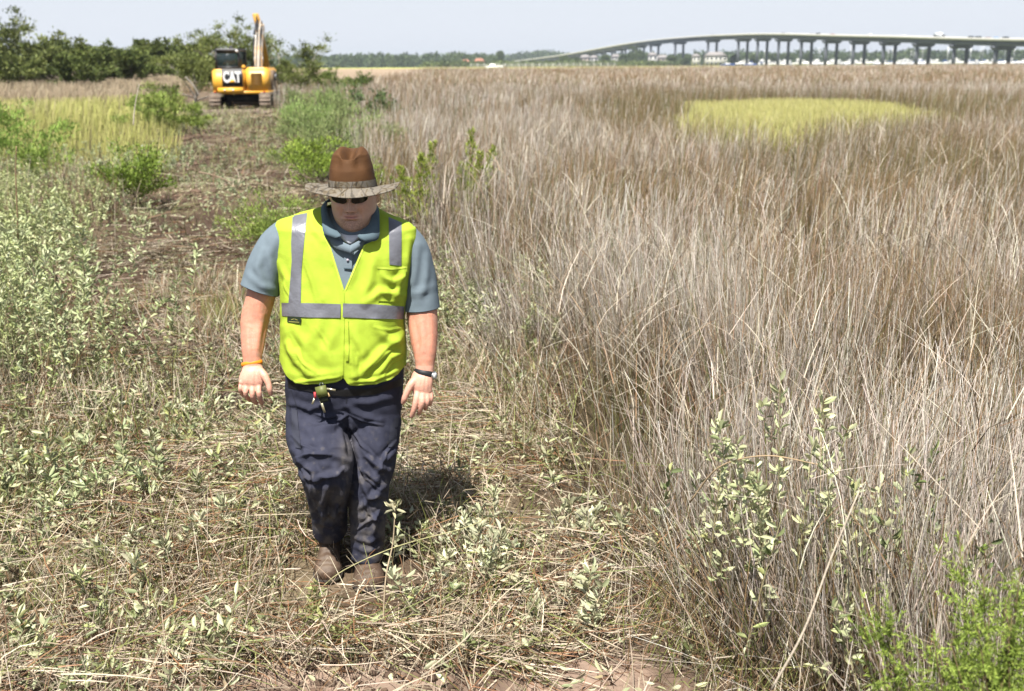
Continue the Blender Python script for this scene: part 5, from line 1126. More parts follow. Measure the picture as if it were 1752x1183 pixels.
if (n @ np.array([0, -1, 0]))[np.argmin(v[:, 1])] < 0: n = -n
VF = [(a, b*1.35, c) for a, b, c in VF]
VF += [([(505, 600), (520, 622), (545, 640)], .0035, 2.2), ([(498, 575), (512, 610), (520, 640)], .003, 2.0), ([(688, 590), (660, 606), (630, 640)], .004, 2.2), ([(690, 612), (668, 624), (655, 645)], .004, 2.0), ([(600, 585), (612, 610), (610, 645)], .003, 2.0), ([(655, 475), (675, 480), (692, 470)], .0035, 1.8), ([(650, 500), (670, 502), (690, 490)], .003, 1.8), ([(520, 450), (532, 480), (540, 515)], .0022, 2.2), ([(540, 560), (560, 590), (572, 640)], .0028, 2.2), ([(485, 480), (492, 500), (500, 516)], .003, 1.8), ([(640, 560), (668, 566), (692, 560)], .003, 2.2)]; v = folds(v, n, VF, .005, (16, 9, 9)); setv(me, v)
# cut the neck opening
V_POLY = [(552, 330), (551.5, 372), (554, 402), (566, 424), (589, 497), (622, 420), (646, 409), (648, 372), (644, 330)]
bm = bmesh.new(); bm.from_mesh(me)
rr_ = rays(V_POLY); cp = Vector(CPOS)
for i in range(len(V_POLY)-1):
    no = Vector(np.cross(rr_[i], rr_[i+1])).normalized()
    bmesh.ops.bisect_plane(bm, geom=bm.verts[:]+bm.edges[:]+bm.faces[:], plane_co=cp, plane_no=no, dist=1e-6)
def inpoly(p, poly):
    x, y = p; c = False; j = len(poly)-1
    for i in range(len(poly)):
        xi, yi = poly[i]; xj, yj = poly[j]
        if (yi > y) != (yj > y) and x < (xj-xi)*(y-yi)/(yj-yi)+xi: c = not c
        j = i
    return c
fcs = [f for f in bm.faces if f.calc_center_median().y < 4.36]
pc = proj(np.array([f.calc_center_median()[:] for f in fcs]))
bmesh.ops.delete(bm, geom=[f for f, p in zip(fcs, pc) if inpoly(p, V_POLY)], context='FACES')
bmesh.ops.recalc_face_normals(bm, faces=bm.faces); vb = BVHTree.FromBMesh(bm)
bm.to_mesh(me); bm.free()
MAT_VEST = mat("vest_lime", (.47, .63, .055), rough=.75, spec=.2, var=.05, scale=30, bump=.0012, bscale=260, transl=.12)
vest = mpart("vest", me, MAT_VEST)
def decal(top, bot, nu, nw, off, tree=None, thick=0.0):
    """sheet between two pixel polylines, laid on the surface seen behind it"""
    tree = tree or vb
    def res(pl, n):
        pl = np.array(pl, float); s = np.concatenate([[0], np.cumsum(np.linalg.norm(np.diff(pl, axis=0), axis=1))]); q = np.linspace(0, s[-1], n); return np.stack([np.interp(q, s, pl[:, 0]), np.interp(q, s, pl[:, 1])], 1)
    A, B = res(top, nu), res(bot, nu); V = []; ok = []
    for i in range(nu):
        for j in range(nw):
            p = A[i]+(B[i]-A[i])*j/(nw-1); r = rays([p])[0]; hit = tree.ray_cast(cp, Vector(r))
            if hit[0] is None: V.append((0, 0, 0)); ok.append(False)
            else: V.append(np.array(hit[0])-r*off); ok.append(True)
    V = np.array(V); ok = np.array(ok); q = []
    for i in range(nu-1):
        for j in range(nw-1):
            a = [i*nw+j, i*nw+j+1, (i+1)*nw+j+1, (i+1)*nw+j]
            if all(ok[a]) and np.ptp(V[a][:, 1]) < .3: q.append(a)
    g = Geo(); g.add(V, q); return g
MAT_REFL = mat("reflective_tape", (.20, .205, .235), rough=.38, spec=.6, metal=.25, var=.08, scale=25, bump=.0015, bscale=90)
MAT_BIND = mat("vest_binding", (.56, .72, .08), rough=.7)
def stripe(t, b, nu, nw, off=.0035, m=MAT_REFL, name="reflective_stripe", parent=vest): 
    g = decal(t, b, nu, nw, off); return gpart(name, g, m, parent)
stripe([(500.4, 369.5), (498, 417), (499, 447.6), (493.4, 519)], [(525.5, 364.5), (518.5, 431), (515.7, 461.5), (514.3, 519)], 50, 9, .003)
stripe([(665, 371.5), (666.3, 453)], [(687.2, 381), (686.7, 455.4)], 34, 9, .003)
stripe([(481.5, 518.7), (530, 519), (583, 520.7)], [(482.3, 541), (530, 543.5), (582.3, 544)], 60, 9, .005)
stripe([(586.8, 519.5), (640, 521), (692, 525)], [(586.3, 543), (640, 545.5), (690.8, 546.6)], 60, 9, .005)
# binding along edges
def bind(pts, w, name="binding", off=.002):
    pts = np.array(pts, float); t = np.gradient(pts, axis=0); t /= np.linalg.norm(t, axis=1)[:, None]; nn = np.stack([-t[:, 1], t[:, 0]], 1)
    stripe(pts-nn*w/2, pts+nn*w/2, 60, 3, off, MAT_BIND, name)
bind([(553, 403), (565, 424), (587.5, 497)], 3); bind([(590.5, 497), (624, 420)], 3)
bind([(498, 649), (506, 655), (525, 657.5), (555, 656), (574, 653), (582, 649)], 3.4); bind([(594, 656), (598, 657.8), (612, 659.6), (645, 656), (668, 648), (680, 639)], 3.4)
stripe([(583, 500), (584, 560), (583.5, 643)], [(588.5, 500), (589, 560), (587.5, 643)], 60, 3, .0035, MAT_VEST, "front_placket")
stripe([(589.5, 547), (590, 600), (591, 618)], [(596, 547), (597, 600), (596, 618)], 40, 3, .006, MAT_VEST, "closure_tab")
# pocket, slightly gaping at the top
g = decal([(646.5, 457), (671, 459), (696, 456)], [(644.5, 515), (668, 516), (688, 516.5)], 22, 22, .004)
V_ = g.v[0]; k = np.arange(len(V_)) % 22; V_[:, 1] -= (.007*np.exp(-(k/4.0)**2)+.002)
gpart("pocket", g, MAT_VEST, vest)
stripe([(645.5, 456.5), (671, 458.5), (697, 455.5)], [(645.5, 460), (671, 462), (697, 459)], 22, 3, .014, MAT_BIND, "pocket_hem")
g = decal([(491.5, 542.4), (515, 543)], [(491.3, 551.5), (514.3, 554)], 12, 5, .007); lab_ = gpart("label_patch", g, mat("patch_green", (.018, .03, .015), rough=.6), vest)
for a, b in [((494, 550), (512, 551.3)), ((498, 547), (503, 545.4)), ((504, 545.6), (509, 547.6))]:
    g = decal([a, b], [(a[0], a[1]+1.0), (b[0], b[1]+1.0)], 4, 2, .0085); gpart("patch_lettering", g, mat("patch_thread", (.35, .33, .08), rough=.7), lab_)

# ---- polo shirt
sh = Geo(); rows = [torso(py, inset=.013, n=120) for py in np.linspace(354, 606, 56)]; ring_mesh(sh, rows, cap=(False, False))
def sleeve(P, n=40):
    PP = smooth_path(P, 5); pts = [Q(*p[:3]) for p in PP]; rad = [W(p[3], *p[:3]) for p in PP]; 
    g_tube(sh, pts, rad, n, cap=False, xref=(1, 0, 0)); e = len(pts)-1; d = pts[-1]-pts[-2]; d /= np.linalg.norm(d)
    g_tube(sh, [pts[-1], pts[-1]+d*.002, pts[-1]-d*.001, pts[-1]-d*.05], [rad[-1], rad[-1]*.985, rad[-1]*.955, rad[-1]*.93], n, cap=False, xref=(1, 0, 0)); return pts[-1], d, rad[-1]
sleeve([(500, 402, 4.31, 33), (474, 424, 4.31, 34), (457, 458, 4.30, 34), (444.5, 496, 4.29, 34)])
sleeve([(684, 404, 4.31, 30), (702, 428, 4.315, 31), (714, 470, 4.32, 31.5), (720.5, 527, 4.32, 32)])
me = sh.mesh("polo_shirt", True, color=False); bm = bmesh.new(); bm.from_mesh(me); bmesh.ops.subdivide_edges(bm, edges=bm.edges[:], cuts=1, use_grid_fill=True); bm.to_mesh(me); bm.free()
me.polygons.foreach_set('use_smooth', np.ones(len(me.polygons), bool))
v = getv(me); n = getn(me); k = n[:, 1] > 0; 
cen = np.array([proj(v)[:, 0]]).T
SF = [([(470, 410), (460, 440), (470, 480)], .006, 6), ([(450, 430), (440, 460), (455, 500)], .007, 6), ([(425, 470), (445, 490), (470, 495)], .006, 5), ([(715, 420), (712, 460), (705, 500)], .006, 6), ([(730, 440), (728, 480), (715, 515)], .006, 6), ([(700, 505), (720, 500), (742, 490)], .006, 5), ([(572, 420), (580, 450)], .003, 5), ([(612, 425), (604, 455), (596, 480)], .003, 5)]
nf = n.copy(); flip = (n @ np.array([0, -.97, .25])) < 0
v = folds(v, n, SF, .003, (12, 8, 12)); setv(me, v)
MAT_SHIRT = mat("shirt_blue", (.165, .212, .25), rough=.85, spec=.15, var=.06, scale=50, bump=.0008, bscale=350)
shirt = mpart("polo_shirt", me, MAT_SHIRT)
bm = bmesh.new(); bm.from_mesh(me); sb = BVHTree.FromBMesh(bm); bm.free()
# cuff hems
for top_, bot_ in [([(416.5, 479), (440, 493), (474, 507)], [(414.5, 484), (438, 498.5), (473, 512)]), ([(692.5, 527), (720, 527), (748, 517)], [(692, 532), (720, 532), (748.5, 522)])]:
    pass
# undershirt, placket, button
MAT_TEE = mat("undershirt_white", (.72, .75, .82), rough=.8)
ntree_v = []; 
def patch(rows_, m, name, parent, smooth=True, col=None):
    """grid patch from rows of (px,py,Y)"""
    rows_ = [smooth_path(r, 5) for r in rows_]; nR = len(rows_); nC = len(rows_[0]); V = np.array([[Q(*p) for p in r] for r in rows_]).reshape(-1, 3)
    q = [[i*nC+j, i*nC+j+1, (i+1)*nC+j+1, (i+1)*nC+j] for i in range(nR-1) for j in range(nC-1)]; g = Geo(); g.add(V, q); me = g.mesh(name, smooth, color=False)
    o = mpart(name, me, m, parent); s = o.modifiers.new("s", 'SOLIDIFY'); s.thickness = .003; s.offset = 0; return o
patch([[(572, 393, 4.225), (588, 401, 4.19), (602, 403, 4.185), (618, 400, 4.195), (630, 390, 4.23)], [(576, 400, 4.215), (589, 409, 4.183), (601, 412, 4.178), (613, 407, 4.187), (626, 398, 4.22)], [(586, 412, 4.20), (594, 416, 4.18), (600, 418.5, 4.176), (606, 415, 4.182), (616, 410, 4.20)]], MAT_TEE, "undershirt", MAN)
# open shirt front edges under the collar
patch([[(560, 396, 4.215), (572, 406, 4.19), (586, 414, 4.17), (599, 420, 4.158)], [(560, 406, 4.20), (572, 414, 4.18), (586, 421, 4.164), (600, 427, 4.155)], [(568, 422, 4.18), (576, 426, 4.167), (587, 430, 4.158), (600, 434, 4.151)]], MAT_SHIRT, "shirt_front", shirt)
patch([[(640, 396, 4.215), (626, 405, 4.19), (612, 413, 4.168), (597, 421, 4.153)], [(630, 408, 4.20), (621, 415, 4.18), (612, 421, 4.162), (598, 428, 4.150)], [(621, 423, 4.18), (616, 427, 4.167), (608, 430, 4.157), (598, 436, 4.147)]], MAT_SHIRT, "shirt_front", shirt)
def sdecal(a, b, nu, nw, off, m, name, parent): return gpart(name, decal(a, b, nu, nw, off, sb), m, parent)
pl = sdecal([(589.5, 424), (588, 460)], [(605, 424), (601.5, 462)], 14, 6, .006, MAT_SHIRT, "placket", shirt)
sdecal([(588, 458.5), (588, 460)], [(602, 459.5), (602, 461)], 2, 5, .0085, mat("seam_dark", (.07, .11, .135), rough=.9), "seam", pl)
for bx, by in ((594.8, 445.3), (597, 425)):
    c_ = Q(bx, by, 4.14); hit = sb.ray_cast(cp, Vector(rays([(bx, by)])[0])); p0 = np.array(hit[0])-rays([(bx, by)])[0]*.010; g = Geo(); r = rays([(bx, by)])[0]; g_tube(g, [p0, p0-r*.0025], .0052, 14); gpart("button", g, mat("button", (.42, .38, .46), rough=.4), pl)
# collar: two flaps and the band behind the neck
MAT_COLLAR = mat("collar_blue", (.10, .145, .175), rough=.85, spec=.15, var=.05, scale=60)
patch([[(566, 340, 4.33), (559, 349, 4.30), (563, 371, 4.225), (574.6, 392, 4.175), (583.5, 402.5, 4.152)],
       [(562, 341, 4.34), (553.5, 351, 4.305), (556.5, 378, 4.208), (566, 398, 4.163), (583, 405, 4.148)],
       [(560, 345, 4.35), (550, 355, 4.31), (551, 380, 4.205), (554.5, 399, 4.170), (572, 408.5, 4.152)],], MAT_COLLAR, "collar", shirt)
patch([[(632, 338, 4.33), (637.5, 347, 4.30), (635.5, 370, 4.225), (627, 391, 4.175), (611, 404, 4.150)],
       [(636, 340, 4.34), (642, 350, 4.305), (642.5, 378, 4.208), (637, 400, 4.163), (616, 409, 4.147)],
       [(638, 344, 4.35), (647, 356, 4.31), (649.5, 380, 4.205), (647, 409, 4.165), (627, 414.5, 4.150)]], MAT_COLLAR, "collar", shirt)
patch([[(566, 340, 4.33), (580, 334, 4.40), (598, 332, 4.42), (616, 333, 4.40), (632, 338, 4.33)], [(560, 346, 4.35), (576, 344, 4.43), (598, 342, 4.46), (622, 343, 4.43), (638, 345, 4.35)]], MAT_COLLAR, "collar_back", shirt)

# ---- trousers
tr = Geo()
ring_mesh(tr, [superring(Q((l+r)/2, py, 4.30), W((r-l)/2, (l+r)/2, py, 4.3), bf, .145, 2.5, 60) for py, l, r, bf in [(628, 488, 689, .172), (650, 490, 690, .168), (675, 490.5, 689.5, .158), (700, 491, 688, .145), (718, 498, 682, .125), (728, 520, 662, .09)]])
def leg(L): 
    LL = smooth_path(L, 3); g_tube(tr, [Q(*p[:3]) for p in LL], [W(p[3], *p[:3]) for p in LL], 36, xref=(1, 0, 0))
leg([(539, 690, 4.285, 48), (540, 725, 4.255, 51), (544, 755, 4.20, 52), (555, 788, 4.10, 51), (557, 815, 4.11, 45), (559, 845, 4.165, 37), (562, 875, 4.235, 31), (565, 908, 4.30, 29)])
leg([(638, 690, 4.29, 48), (640.5, 725, 4.275, 45.5), (640, 755, 4.25, 42.5), (638, 790, 4.22, 39.5), (631, 825, 4.20, 35.5), (629.5, 870, 4.20, 32), (628.5, 915, 4.21, 29.5), (628, 952, 4.22, 28.5)])
me = remesh(tr.mesh("trousers", color=False), .0042, 4, .6); v = getv(me); n = getn(me)
TF = [([(498, 690), (530, 700), (565, 690)], .006, 5), ([(495, 715), (525, 735), (560, 730)], .005, 7), ([(590, 715), (570, 730), (540, 735)], .008, 5), ([(590, 712), (560, 715), (530, 705)], .006, 4), ([(592, 705), (594, 740), (600, 780)], -.008, 5), ([(597, 700), (620, 715), (650, 720)], .006, 6), ([(600, 690), (630, 690), (670, 680)], .005, 6),
      ([(506, 790), (525, 778), (560, 775), (600, 790)], .008, 6), ([(515, 808), (530, 835), (540, 860)], .011, 5), ([(512, 815), (545, 820), (590, 805)], .008, 5), ([(530, 790), (540, 830), (552, 880)], .009, 6), ([(560, 830), (552, 860), (556, 895)], .010, 5), ([(590, 830), (575, 860), (565, 900)], .009, 5), ([(575, 800), (582, 840), (588, 880)], .007, 5), ([(502, 770), (520, 800), (545, 810)], .008, 5), ([(540, 868), (560, 880), (590, 872)], .010, 4), ([(540, 893), (562, 900), (590, 892)], .010, 4),
      ([(615, 745), (625, 780), (650, 800), (665, 805)], .009, 5), ([(610, 765), (622, 805), (645, 825)], .010, 5), ([(680, 770), (655, 790), (640, 830)], .007, 6), ([(618, 820), (630, 850), (655, 850)], .009, 5), ([(660, 830), (640, 850), (615, 870)], .008, 5), ([(605, 880), (630, 890), (655, 880)], .008, 5), ([(645, 860), (640, 900), (635, 940)], .007, 5), ([(606, 920), (630, 928), (655, 918)], .009, 4), ([(603, 935), (628, 945), (655, 936)], .008, 4), ([(612, 880), (612, 920), (618, 945)], .007, 5), ([(640, 700), (650, 740), (660, 780)], .004, 8), ([(510, 740), (520, 770), (515, 790)], .006, 6), ([(550, 740), (548, 770), (560, 790)], .004, 8), ([(498, 668), (500, 700), (505, 730)], .004, 4)]
TF += [([(505, 785), (530, 776), (565, 779)], .005, 2.2), ([(510, 800), (530, 820), (536, 850)], .006, 2.2), ([(590, 800), (570, 815), (545, 815)], .005, 2.2), ([(588, 845), (572, 870), (560, 895)], .005, 2.2), ([(600, 730), (618, 760), (650, 790)], .004, 2.2), ([(680, 755), (660, 775), (645, 810)], .005, 2.2), ([(595, 712), (570, 722), (540, 722)], .004, 2.0), ([(600, 712), (625, 722), (655, 728)], .004, 2.0), ([(612, 790), (625, 820), (650, 838)], .005, 2.2), ([(500, 745), (515, 762), (540, 768)], .004, 2.2), ([(620, 850), (632, 880), (650, 895)], .006, 2.4), ([(658, 860), (640, 885), (612, 905)], .006, 2.4)]
TF = [(a, b*(1.45 if a[0][1] < 875 else .6), c) for a, b, c in TF]; v = folds(v, n, TF, .006, (14, 10, 11)); setv(me, v)
pp = proj(v); base = np.array([.026, .028, .046]); dust = np.array([.155, .138, .120])
low = sstep(780, 930, pp[:, 1]); dn = fbm(pp[:, 0]*.06, pp[:, 1]*.05, 4, 8); a_ = np.clip(low*sstep(.35, .7, dn)*.5+.35*np.exp(-((pp[:, 0]-595)/14)**2-((pp[:, 1]-775)/30)**2)+.25*sstep(.62, .8, fbm(pp[:, 0]*.12, pp[:, 1]*.12, 3, 9))*sstep(700, 800, pp[:, 1]), 0, .8)[:, None]
setcol(me, base*(1-a_)+dust*a_)
MAT_TROU = mat("trouser_navy", vcol=True, rough=.85, spec=.2, var=.12, scale=40, bump=.0012, bscale=220)
trou = mpart("trousers", me, MAT_TROU); bm = bmesh.new(); bm.from_mesh(me); tb = BVHTree.FromBMesh(bm); bm.free()
def tdecal(a, b, nu, nw, off, m, name, parent=None): return gpart(name, decal(a, b, nu, nw, off, tb), m, parent or trou)
MAT_TROU2 = mat("trouser_seam", (.020, .022, .036), rough=.9); MAT_TROU3 = mat("pocket_navy", (.034, .037, .056), rough=.85, bump=.0012, bscale=220)
tdecal([(664, 765), (668, 730), (676, 716)], [(678, 765), (680, 730), (682, 716)], 24, 7, .007, MAT_TROU3, "cargo_pocket")
tdecal([(675, 717), (675, 731)], [(682, 716), (681, 731)], 6, 5, .011, MAT_TROU3, "pocket_flap")
tdecal([(499, 700), (498.5, 735), (505, 766)], [(508, 702), (511, 735), (515, 768)], 24, 6, .007, MAT_TROU3, "cargo_pocket")
tdecal([(591.5, 690), (592, 665)], [(593.5, 690), (594, 665)], 8, 2, .0025, MAT_TROU2, "fly_seam")
tdecal([(497, 668), (505, 690), (507, 705)], [(498.5, 668), (506.5, 690), (508.5, 705)], 12, 2, .0025, MAT_TROU2, "pocket_seam")
belt = tdecal([(492, 651), (560, 664), (590, 667), (640, 664), (688, 648)], [(493, 664), (560, 676), (590, 679), (640, 676), (688, 660)], 50, 5, .004, mat("belt_black", (.012, .012, .014), rough=.5), "belt")

# ---- boots
def boot(heel, toe, ank, wtoe, hgt, topY):
    """heel, toe: (px,py,Y) on the sole; ank: (px,py,Y,hw) top of the shaft"""
    h, t = Q(*heel), Q(*toe); ax = t-h; Ln = np.linalg.norm(ax); ax /= Ln; sd = np.cross(ax, [0, 0, 1]); sd /= np.linalg.norm(sd); up = np.cross(sd, ax)
    g = Geo(); rings = []
    for s, w_, z_ in [(0, .030, .06), (.04, .038, .085), (.2, .040, .10), (.4, .042, .105), (.55, .047, .092), (.68, .053, .078), (.8, .055, .072), (.9, .049, .063), (.97, .035, .050), (1.0, .015, .035)]:
        c = h+ax*Ln*s; th = np.linspace(0, 2*math.pi, 24, endpoint=False); a_ = w_*wtoe; zz = np.where(np.sin(th) > 0, np.sign(np.sin(th))*np.abs(np.sin(th))**.8*(z_-.02)+.02, .02+.02*np.sign(np.sin(th))*np.abs(np.sin(th))**.4)
        rings.append(np.array([c+sd*(a_*np.sign(math.cos(k))*abs(math.cos(k))**.8)+up*z for k, z in zip(th, zz)]))
    ring_mesh(g, rings); a = Q(*ank[:3]); b0 = h+ax*.075+up*.07; b1 = b0+(a-b0)*.5
    g_tube(g, [b0-up*.03, b0, b1, a], [.038, .045, W(ank[3]*.92, *ank[:3]), W(ank[3], *ank[:3])], 24, xref=(1, 0, 0))
    me = remesh(g.mesh("boot", color=False), .0045, 3, .6); v = getv(me); n = getn(me)
    ty = toe[1]; cx = toe[0]; fl = [([(cx-22, ty-40), (cx, ty-47), (cx+22, ty-40)], .004, 3), ([(cx-20, ty-55), (cx, ty-62), (cx+20, ty-56)], .004, 3), ([(cx-18, ty-30), (cx, ty-34), (cx+20, ty-30)], -.0025, 2)]
    v = folds(v, n, fl, .002, (20, 20, 20)); setv(me, v); o = mpart("boot", me, MAT_BOOT)
    g = Geo(); rings = []
    for s, w_ in [(-.02, .030), (.03, .041), (.3, .041), (.6, .051), (.8, .058), (.92, .050), (.99, .034), (1.02, .014)]:
        c = h+ax*Ln*s; rings.append(np.array([c-sd*w_*wtoe-up*.006, c+sd*w_*wtoe-up*.006, c+sd*w_*wtoe+up*.016, c-sd*w_*wtoe+up*.016]))
    ring_mesh(g, rings); gpart("sole", g, mat("boot_sole", (.05, .04, .035), rough=.95), o, smooth=False)
MAT_BOOT = mat("boot_leather", (.080, .050, .034), rough=.6, spec=.3, dirt=(.20, .15, .105), dscale=14, damt=.5, bump=.0015, bscale=120)
boot((567, 935, 4.40), (560, 998, 4.15), (565, 895, 4.31, 25), 1.08, 0, 0)
boot((628, 962, 4.33), (633, 1012, 4.07), (628, 930, 4.22, 26), 1.22, 0, 0)

# ---- hat
def camo():
    m = bpy.data.materials.new("hat_camo"); m.use_nodes = True; n = m.node_tree; b = n.nodes["Principled BSDF"]; b.inputs['Roughness'].default_value = .85; b.inputs['Specular IOR Level'].default_value = .15
    tc = n.nodes.new("ShaderNodeTexCoord"); mp = n.nodes.new("ShaderNodeMapping"); mp.inputs['Scale'].default_value = (1, .6, .7); n.links.new(tc.outputs['Object'], mp.inputs[0])
    n1 = n.nodes.new("ShaderNodeTexNoise"); n1.inputs['Scale'].default_value = 26; n1.inputs['Detail'].default_value = 4; n1.inputs['Distortion'].default_value = 1.6; n.links.new(mp.outputs[0], n1.inputs['Vector'])
    r = n.nodes.new("ShaderNodeValToRGB"); n.links.new(n1.outputs['Fac'], r.inputs[0]); el = r.color_ramp.elements; el[0].position = .34; el[0].color = (0.036, 0.032, 0.027, 1); el[1].position = .70; el[1].color = (0.174, 0.154, 0.124, 1)
    for p, c in [(.42, (0.097, 0.074, 0.047, 1)), (.47, (0.130, 0.112, 0.082, 1)), (.56, (0.154, 0.139, 0.117, 1)), (.62, (0.126, 0.109, 0.090, 1))]: e = el.new(p); e.color = c
    v1 = n.nodes.new("ShaderNodeTexWave"); v1.inputs['Scale'].default_value = 9; v1.inputs['Distortion'].default_value = 14; v1.inputs['Detail'].default_value = 3; n.links.new(mp.outputs[0], v1.inputs['Vector'])
    mr = n.nodes.new("ShaderNodeMapRange"); mr.inputs[1].default_value = .0; mr.inputs[2].default_value = .12; mr.inputs[3].default_value = .75; mr.inputs[4].default_value = 0; n.links.new(v1.outputs['Fac'], mr.inputs[0])
    mx = n.nodes.new("ShaderNodeMix"); mx.data_type = 'RGBA'; n.links.new(mr.outputs[0], mx.inputs[0]); n.links.new(r.outputs[0], mx.inputs[6]); mx.inputs[7].default_value = (0.048, 0.042, 0.034, 1)
    n.links.new(mx.outputs[2], b.inputs['Base Color']); return m
MAT_CAMO = camo()
def meshhat():
    m = mat("hat_mesh_brown", (.098, .043, .014), rough=.7, spec=.25, var=.18, scale=12)
    n = m.node_tree; b = n.nodes[m['bsdf']]; tc = n.nodes.new("ShaderNodeTexCoord"); v = n.nodes.new("ShaderNodeTexVoronoi"); v.inputs['Scale'].default_value = 330; n.links.new(tc.outputs['Object'], v.inputs['Vector'])
    bp = n.nodes.new("ShaderNodeBump"); bp.inputs['Distance'].default_value = .0012; n.links.new(v.outputs['Distance'], bp.inputs['Height']); n.links.new(bp.outputs[0], b.inputs['Normal']); return m
MAT_HATM = meshhat(); hat = empty("hat", tuple(HC), parent=None); hat.parent = MAN; hat.matrix_parent_inverse = Matrix.Translation(MAN.location).inverted()
def hpart(name, g, m):
    me = g.mesh(name, True, color=False); me.transform(Matrix.Translation(-Vector(HC))); o = bpy.data.objects.new(name, me); COL.objects.link(o); me.materials.append(m); o.parent = hat; return o
BZ = .036
def brimz(x, y, r): return BZ-.30*np.maximum(0, y)+(.27+(.10-.27)*r)*np.maximum(0, -y)+.011*(np.abs(x)/.18)**3*r
n = 128; th = np.arange(n)*2*math.pi/n; rows = []
for j, t in enumerate(list(np.linspace(0, 1, 14))+[1.004, 1.0]+list(np.linspace(1, 0, 14))):
    low = j > 14; rx = .090+(.184-.090)*t; ry = .112+(.182-.112)*t; x = rx*np.cos(th); y = ry*np.sin(th); y = np.where(y > 0, y*.93, y)
    z = brimz(x, y, t)+.0035*np.sin(th*3+1)*t+.003*np.sin(th*5)*t-(.003 if low else (.0015 if j == 14 else 0)); rows.append(HL(np.stack([x, y, z], 1)))
g = Geo(); ring_mesh(g, rows, cap=(False, False)); hpart("brim", g, MAT_CAMO)
def crown_ring(u, off=0.0):
    """u 0..1 up the side"""
    rx = np.interp(u, [0, .2, .6, .9, 1], [.0915, .0895, .083, .073, .068])+off; ry = np.interp(u, [0, .2, .6, .9, 1], [.113, .110, .100, .084, .076])+off
    x = rx*np.cos(th); y = ry*np.sin(th); d = .020*u**1.5*np.exp(-((u-.78)/.3)**2)*(np.exp(-((th-math.radians(232))/.34)**2)+np.exp(-((th-math.radians(308))/.34)**2))
    x *= 1-d/rx*1.0; y *= 1-d/ry; z = BZ+.002+.128*u-.30*np.maximum(0, y)*(1-u)+.27*np.maximum(0, -y)*(1-u); return x, y, z
rows = [HL(np.stack(crown_ring(u), 1)) for u in np.linspace(0, 1, 40)]
x1, y1, z1 = crown_ring(1.0)
for r in np.linspace(.985, .02, 30):
    x, y = x1*r, y1*r; rim = .011*np.sqrt(np.maximum(0, 1-((r-.86)/.16)**2)) if r > .70 else .0048; crease = .036*np.exp(-(x/.021)**2)*(1-.55*sstep(-.02, .07, y))*sstep(1.0, .80, r)+ .020*np.exp(-(x/.022)**2)*sstep(.5, 1, r)*(y < 0)
    dome = .013*(1-r**4); z = z1*0+BZ+.130+dome+.010*np.exp(-((np.abs(x)-.040)/.018)**2)-crease; rows.append(HL(np.stack([x, y, z], 1)))
g = Geo(); ring_mesh(g, rows, cap=(False, True)); hpart("crown", g, MAT_HATM)
rows = [HL(np.stack(crown_ring(u, .0028), 1)) for u in np.linspace(.0, .235, 8)]; g = Geo(); ring_mesh(g, rows, cap=(False, False)); hpart("hat_band", g, MAT_CAMO)
x, y, z = crown_ring(.0, .004); 

# ---- sunglasses
MAT_LENS = mat("lens_dark", (.006, .008, .007), rough=.08, spec=.6); sg = empty("sunglasses", tuple(HC)); sg.parent = MAN; sg.matrix_parent_inverse = Matrix.Translation(MAN.location).inverted()
def spart(name, g, m, smooth=True):
    me = g.mesh(name, smooth, color=False); me.transform(Matrix.Translation(-Vector(HC))); o = bpy.data.objects.new(name, me); COL.objects.link(o); me.materials.append(m); o.parent = sg; return o
for s in (-1, 1):
    rows = []
    for r in np.linspace(.02, 1, 8):
        a = np.arange(40)*2*math.pi/40; lx_ = .031*r*np.sign(np.cos(a))*np.abs(np.cos(a))**.75; lz_ = .017*r*np.sign(np.sin(a))*np.abs(np.sin(a))**.8; X_ = s*.040+lx_; Z_ = .019+lz_+.004*(lx_*s/.03)
        rows.append(HL(np.stack([X_, -.108+3.6*X_**2+.5*Z_**2, Z_], 1)))
    for r in (1.0, ): rows.append(rows[-1]+hy*.003)
    g = Geo(); ring_mesh(g, rows, cap=(True, False)); spart("lens", g, MAT_LENS)
    g = Geo(); g_tube(g, [HL((s*.070, -.090, .026))[0], HL((s*.083, -.06, .026))[0], HL((s*.091, .01, .018))[0]], .0025, 8); spart("temple", g, MAT_LENS)
g = Geo(); g_tube(g, [HL((-.012, -.108, .024))[0], HL((0, -.111, .027))[0], HL((.012, -.108, .024))[0]], .002, 8); spart("bridge_piece", g, MAT_LENS)

# ---- wristband, watch, keys
def ringband(c, ax, rx, ry, wd, th_, n=48, xref=(1, 0, 0)):
    ax = np.array(ax, float); ax /= np.linalg.norm(ax); x = np.array(xref, float); x = x-ax*(x @ ax); x /= np.linalg.norm(x); y = np.cross(ax, x); a = np.arange(n)*2*math.pi/n; rows = []
    for k in range(8):
        b = k*math.pi/4; rr = th_*math.cos(b); zz = wd*math.sin(b); rows.append(np.array([c+x*(rx+rr)*math.cos(t)+y*(ry+rr)*math.sin(t)+ax*zz for t in a]))
    rows.append(rows[0]); g = Geo(); ring_mesh(g, rows, cap=(False, False)); return g
wa = Q(431, 622, 4.195); wv = Q(432, 600, 4.215)-Q(431.5, 632, 4.19)
gpart("wristband", ringband(wa, wv+np.array([-.012, 0, 0]), W(17.6, 431, 622, 4.195), .0285, .0075, .0020), mat("silicone_orange", (.90, .28, .02), rough=.45))
wc = Q(726.5, 638.5, 4.222); wax = Q(727, 612, 4.24)-Q(724.5, 650, 4.215)+np.array([.012, 0, 0])
wt = gpart("watch", ringband(wc, wax, W(17.3, 726, 638, 4.22), .0295, .0115, .0026), mat("watch_strap", (.02, .021, .024), rough=.5))
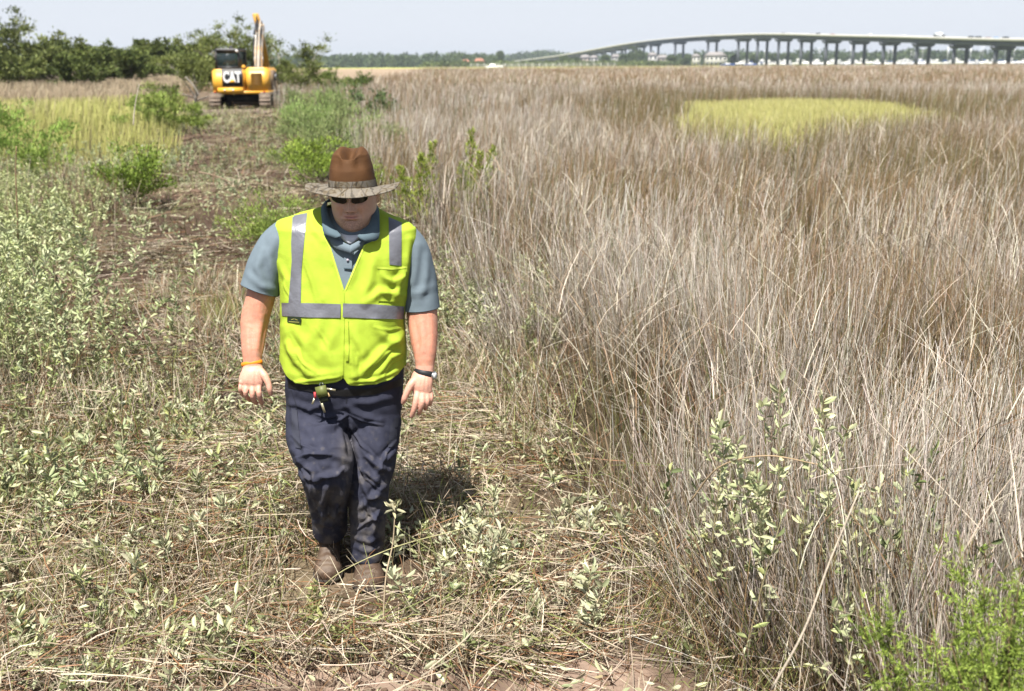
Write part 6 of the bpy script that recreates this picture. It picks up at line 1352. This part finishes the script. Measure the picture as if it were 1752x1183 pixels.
wf = Q(742.5, 643, 4.212); ax_ = np.array([.86, -.50, .05]); g = Geo(); g_tube(g, [wf-ax_*.006, wf+ax_*.002, wf+ax_*.006], [.0165, .0175, .015], 24); gpart("watch_case", g, mat("watch_steel", (.62, .62, .60), rough=.25, metal=.9), wt)
g = Geo(); g_tube(g, [wf+ax_*.0062, wf+ax_*.0072], [.0128, .0125], 24); gpart("watch_dial", g, mat("watch_dial", (.75, .76, .75), rough=.2), wt)
kr = empty("key_ring", tuple(Q(553, 662, 4.115)), 0, "bunch of keys with an olive green fob hanging from the man's belt", "keys")
def kpart(name, g, m, smooth=False): 
    o = g.obj(name, m, kr, smooth=smooth, keep=True); return o
def slab(p0, p1, w, th_, col=None):
    p0, p1 = np.array(p0), np.array(p1); d = p1-p0; L = np.linalg.norm(d); d /= L; x = np.cross(d, [0, 1, 0]); x /= np.linalg.norm(x); y = np.cross(x, d); g = Geo(); g_box(g, (p0+p1)/2, (w, th_, L), np.stack([x, y, d], 1)); return g
MAT_OLIVE = mat("fob_olive", (.13, .15, .04), rough=.5); MAT_KEY = mat("key_brass", (.72, .66, .45), rough=.3, metal=.7)
fo = kpart("key_fob", slab(Q(548, 661, 4.098), Q(553, 679, 4.092), .042, .014), MAT_OLIVE)
kpart("key", slab(Q(549, 686, 4.095), Q(555.5, 706, 4.09), .009, .003), MAT_KEY); kpart("key", slab(Q(538, 681, 4.095), Q(534.3, 692, 4.09), .007, .003), MAT_KEY); kpart("key", slab(Q(559, 665.5, 4.092), Q(574, 668, 4.09), .008, .003), MAT_KEY)
kpart("key_grip", slab(Q(538.5, 671, 4.10), Q(539.5, 682, 4.095), .009, .006), mat("key_red", (.45, .05, .06), rough=.5)); kpart("key_tag", slab(Q(560, 672, 4.10), Q(563.5, 679, 4.095), .008, .004), mat("tag_tan", (.62, .42, .2), rough=.6))
kpart("key_holder", slab(Q(552, 678, 4.10), Q(556, 688, 4.098), .032, .012), mat("holder_black", (.03, .035, .02), rough=.6))
g = Geo(); g_tube(g, smooth_path([Q(551, 664, 4.10), Q(547, 659, 4.105), Q(549, 655, 4.11), Q(553, 657, 4.105), Q(551, 664, 4.10)], 4), .0014, 6); kpart("ring", g, MAT_CHROME if 'MAT_CHROME' in globals() else MAT_KEY)
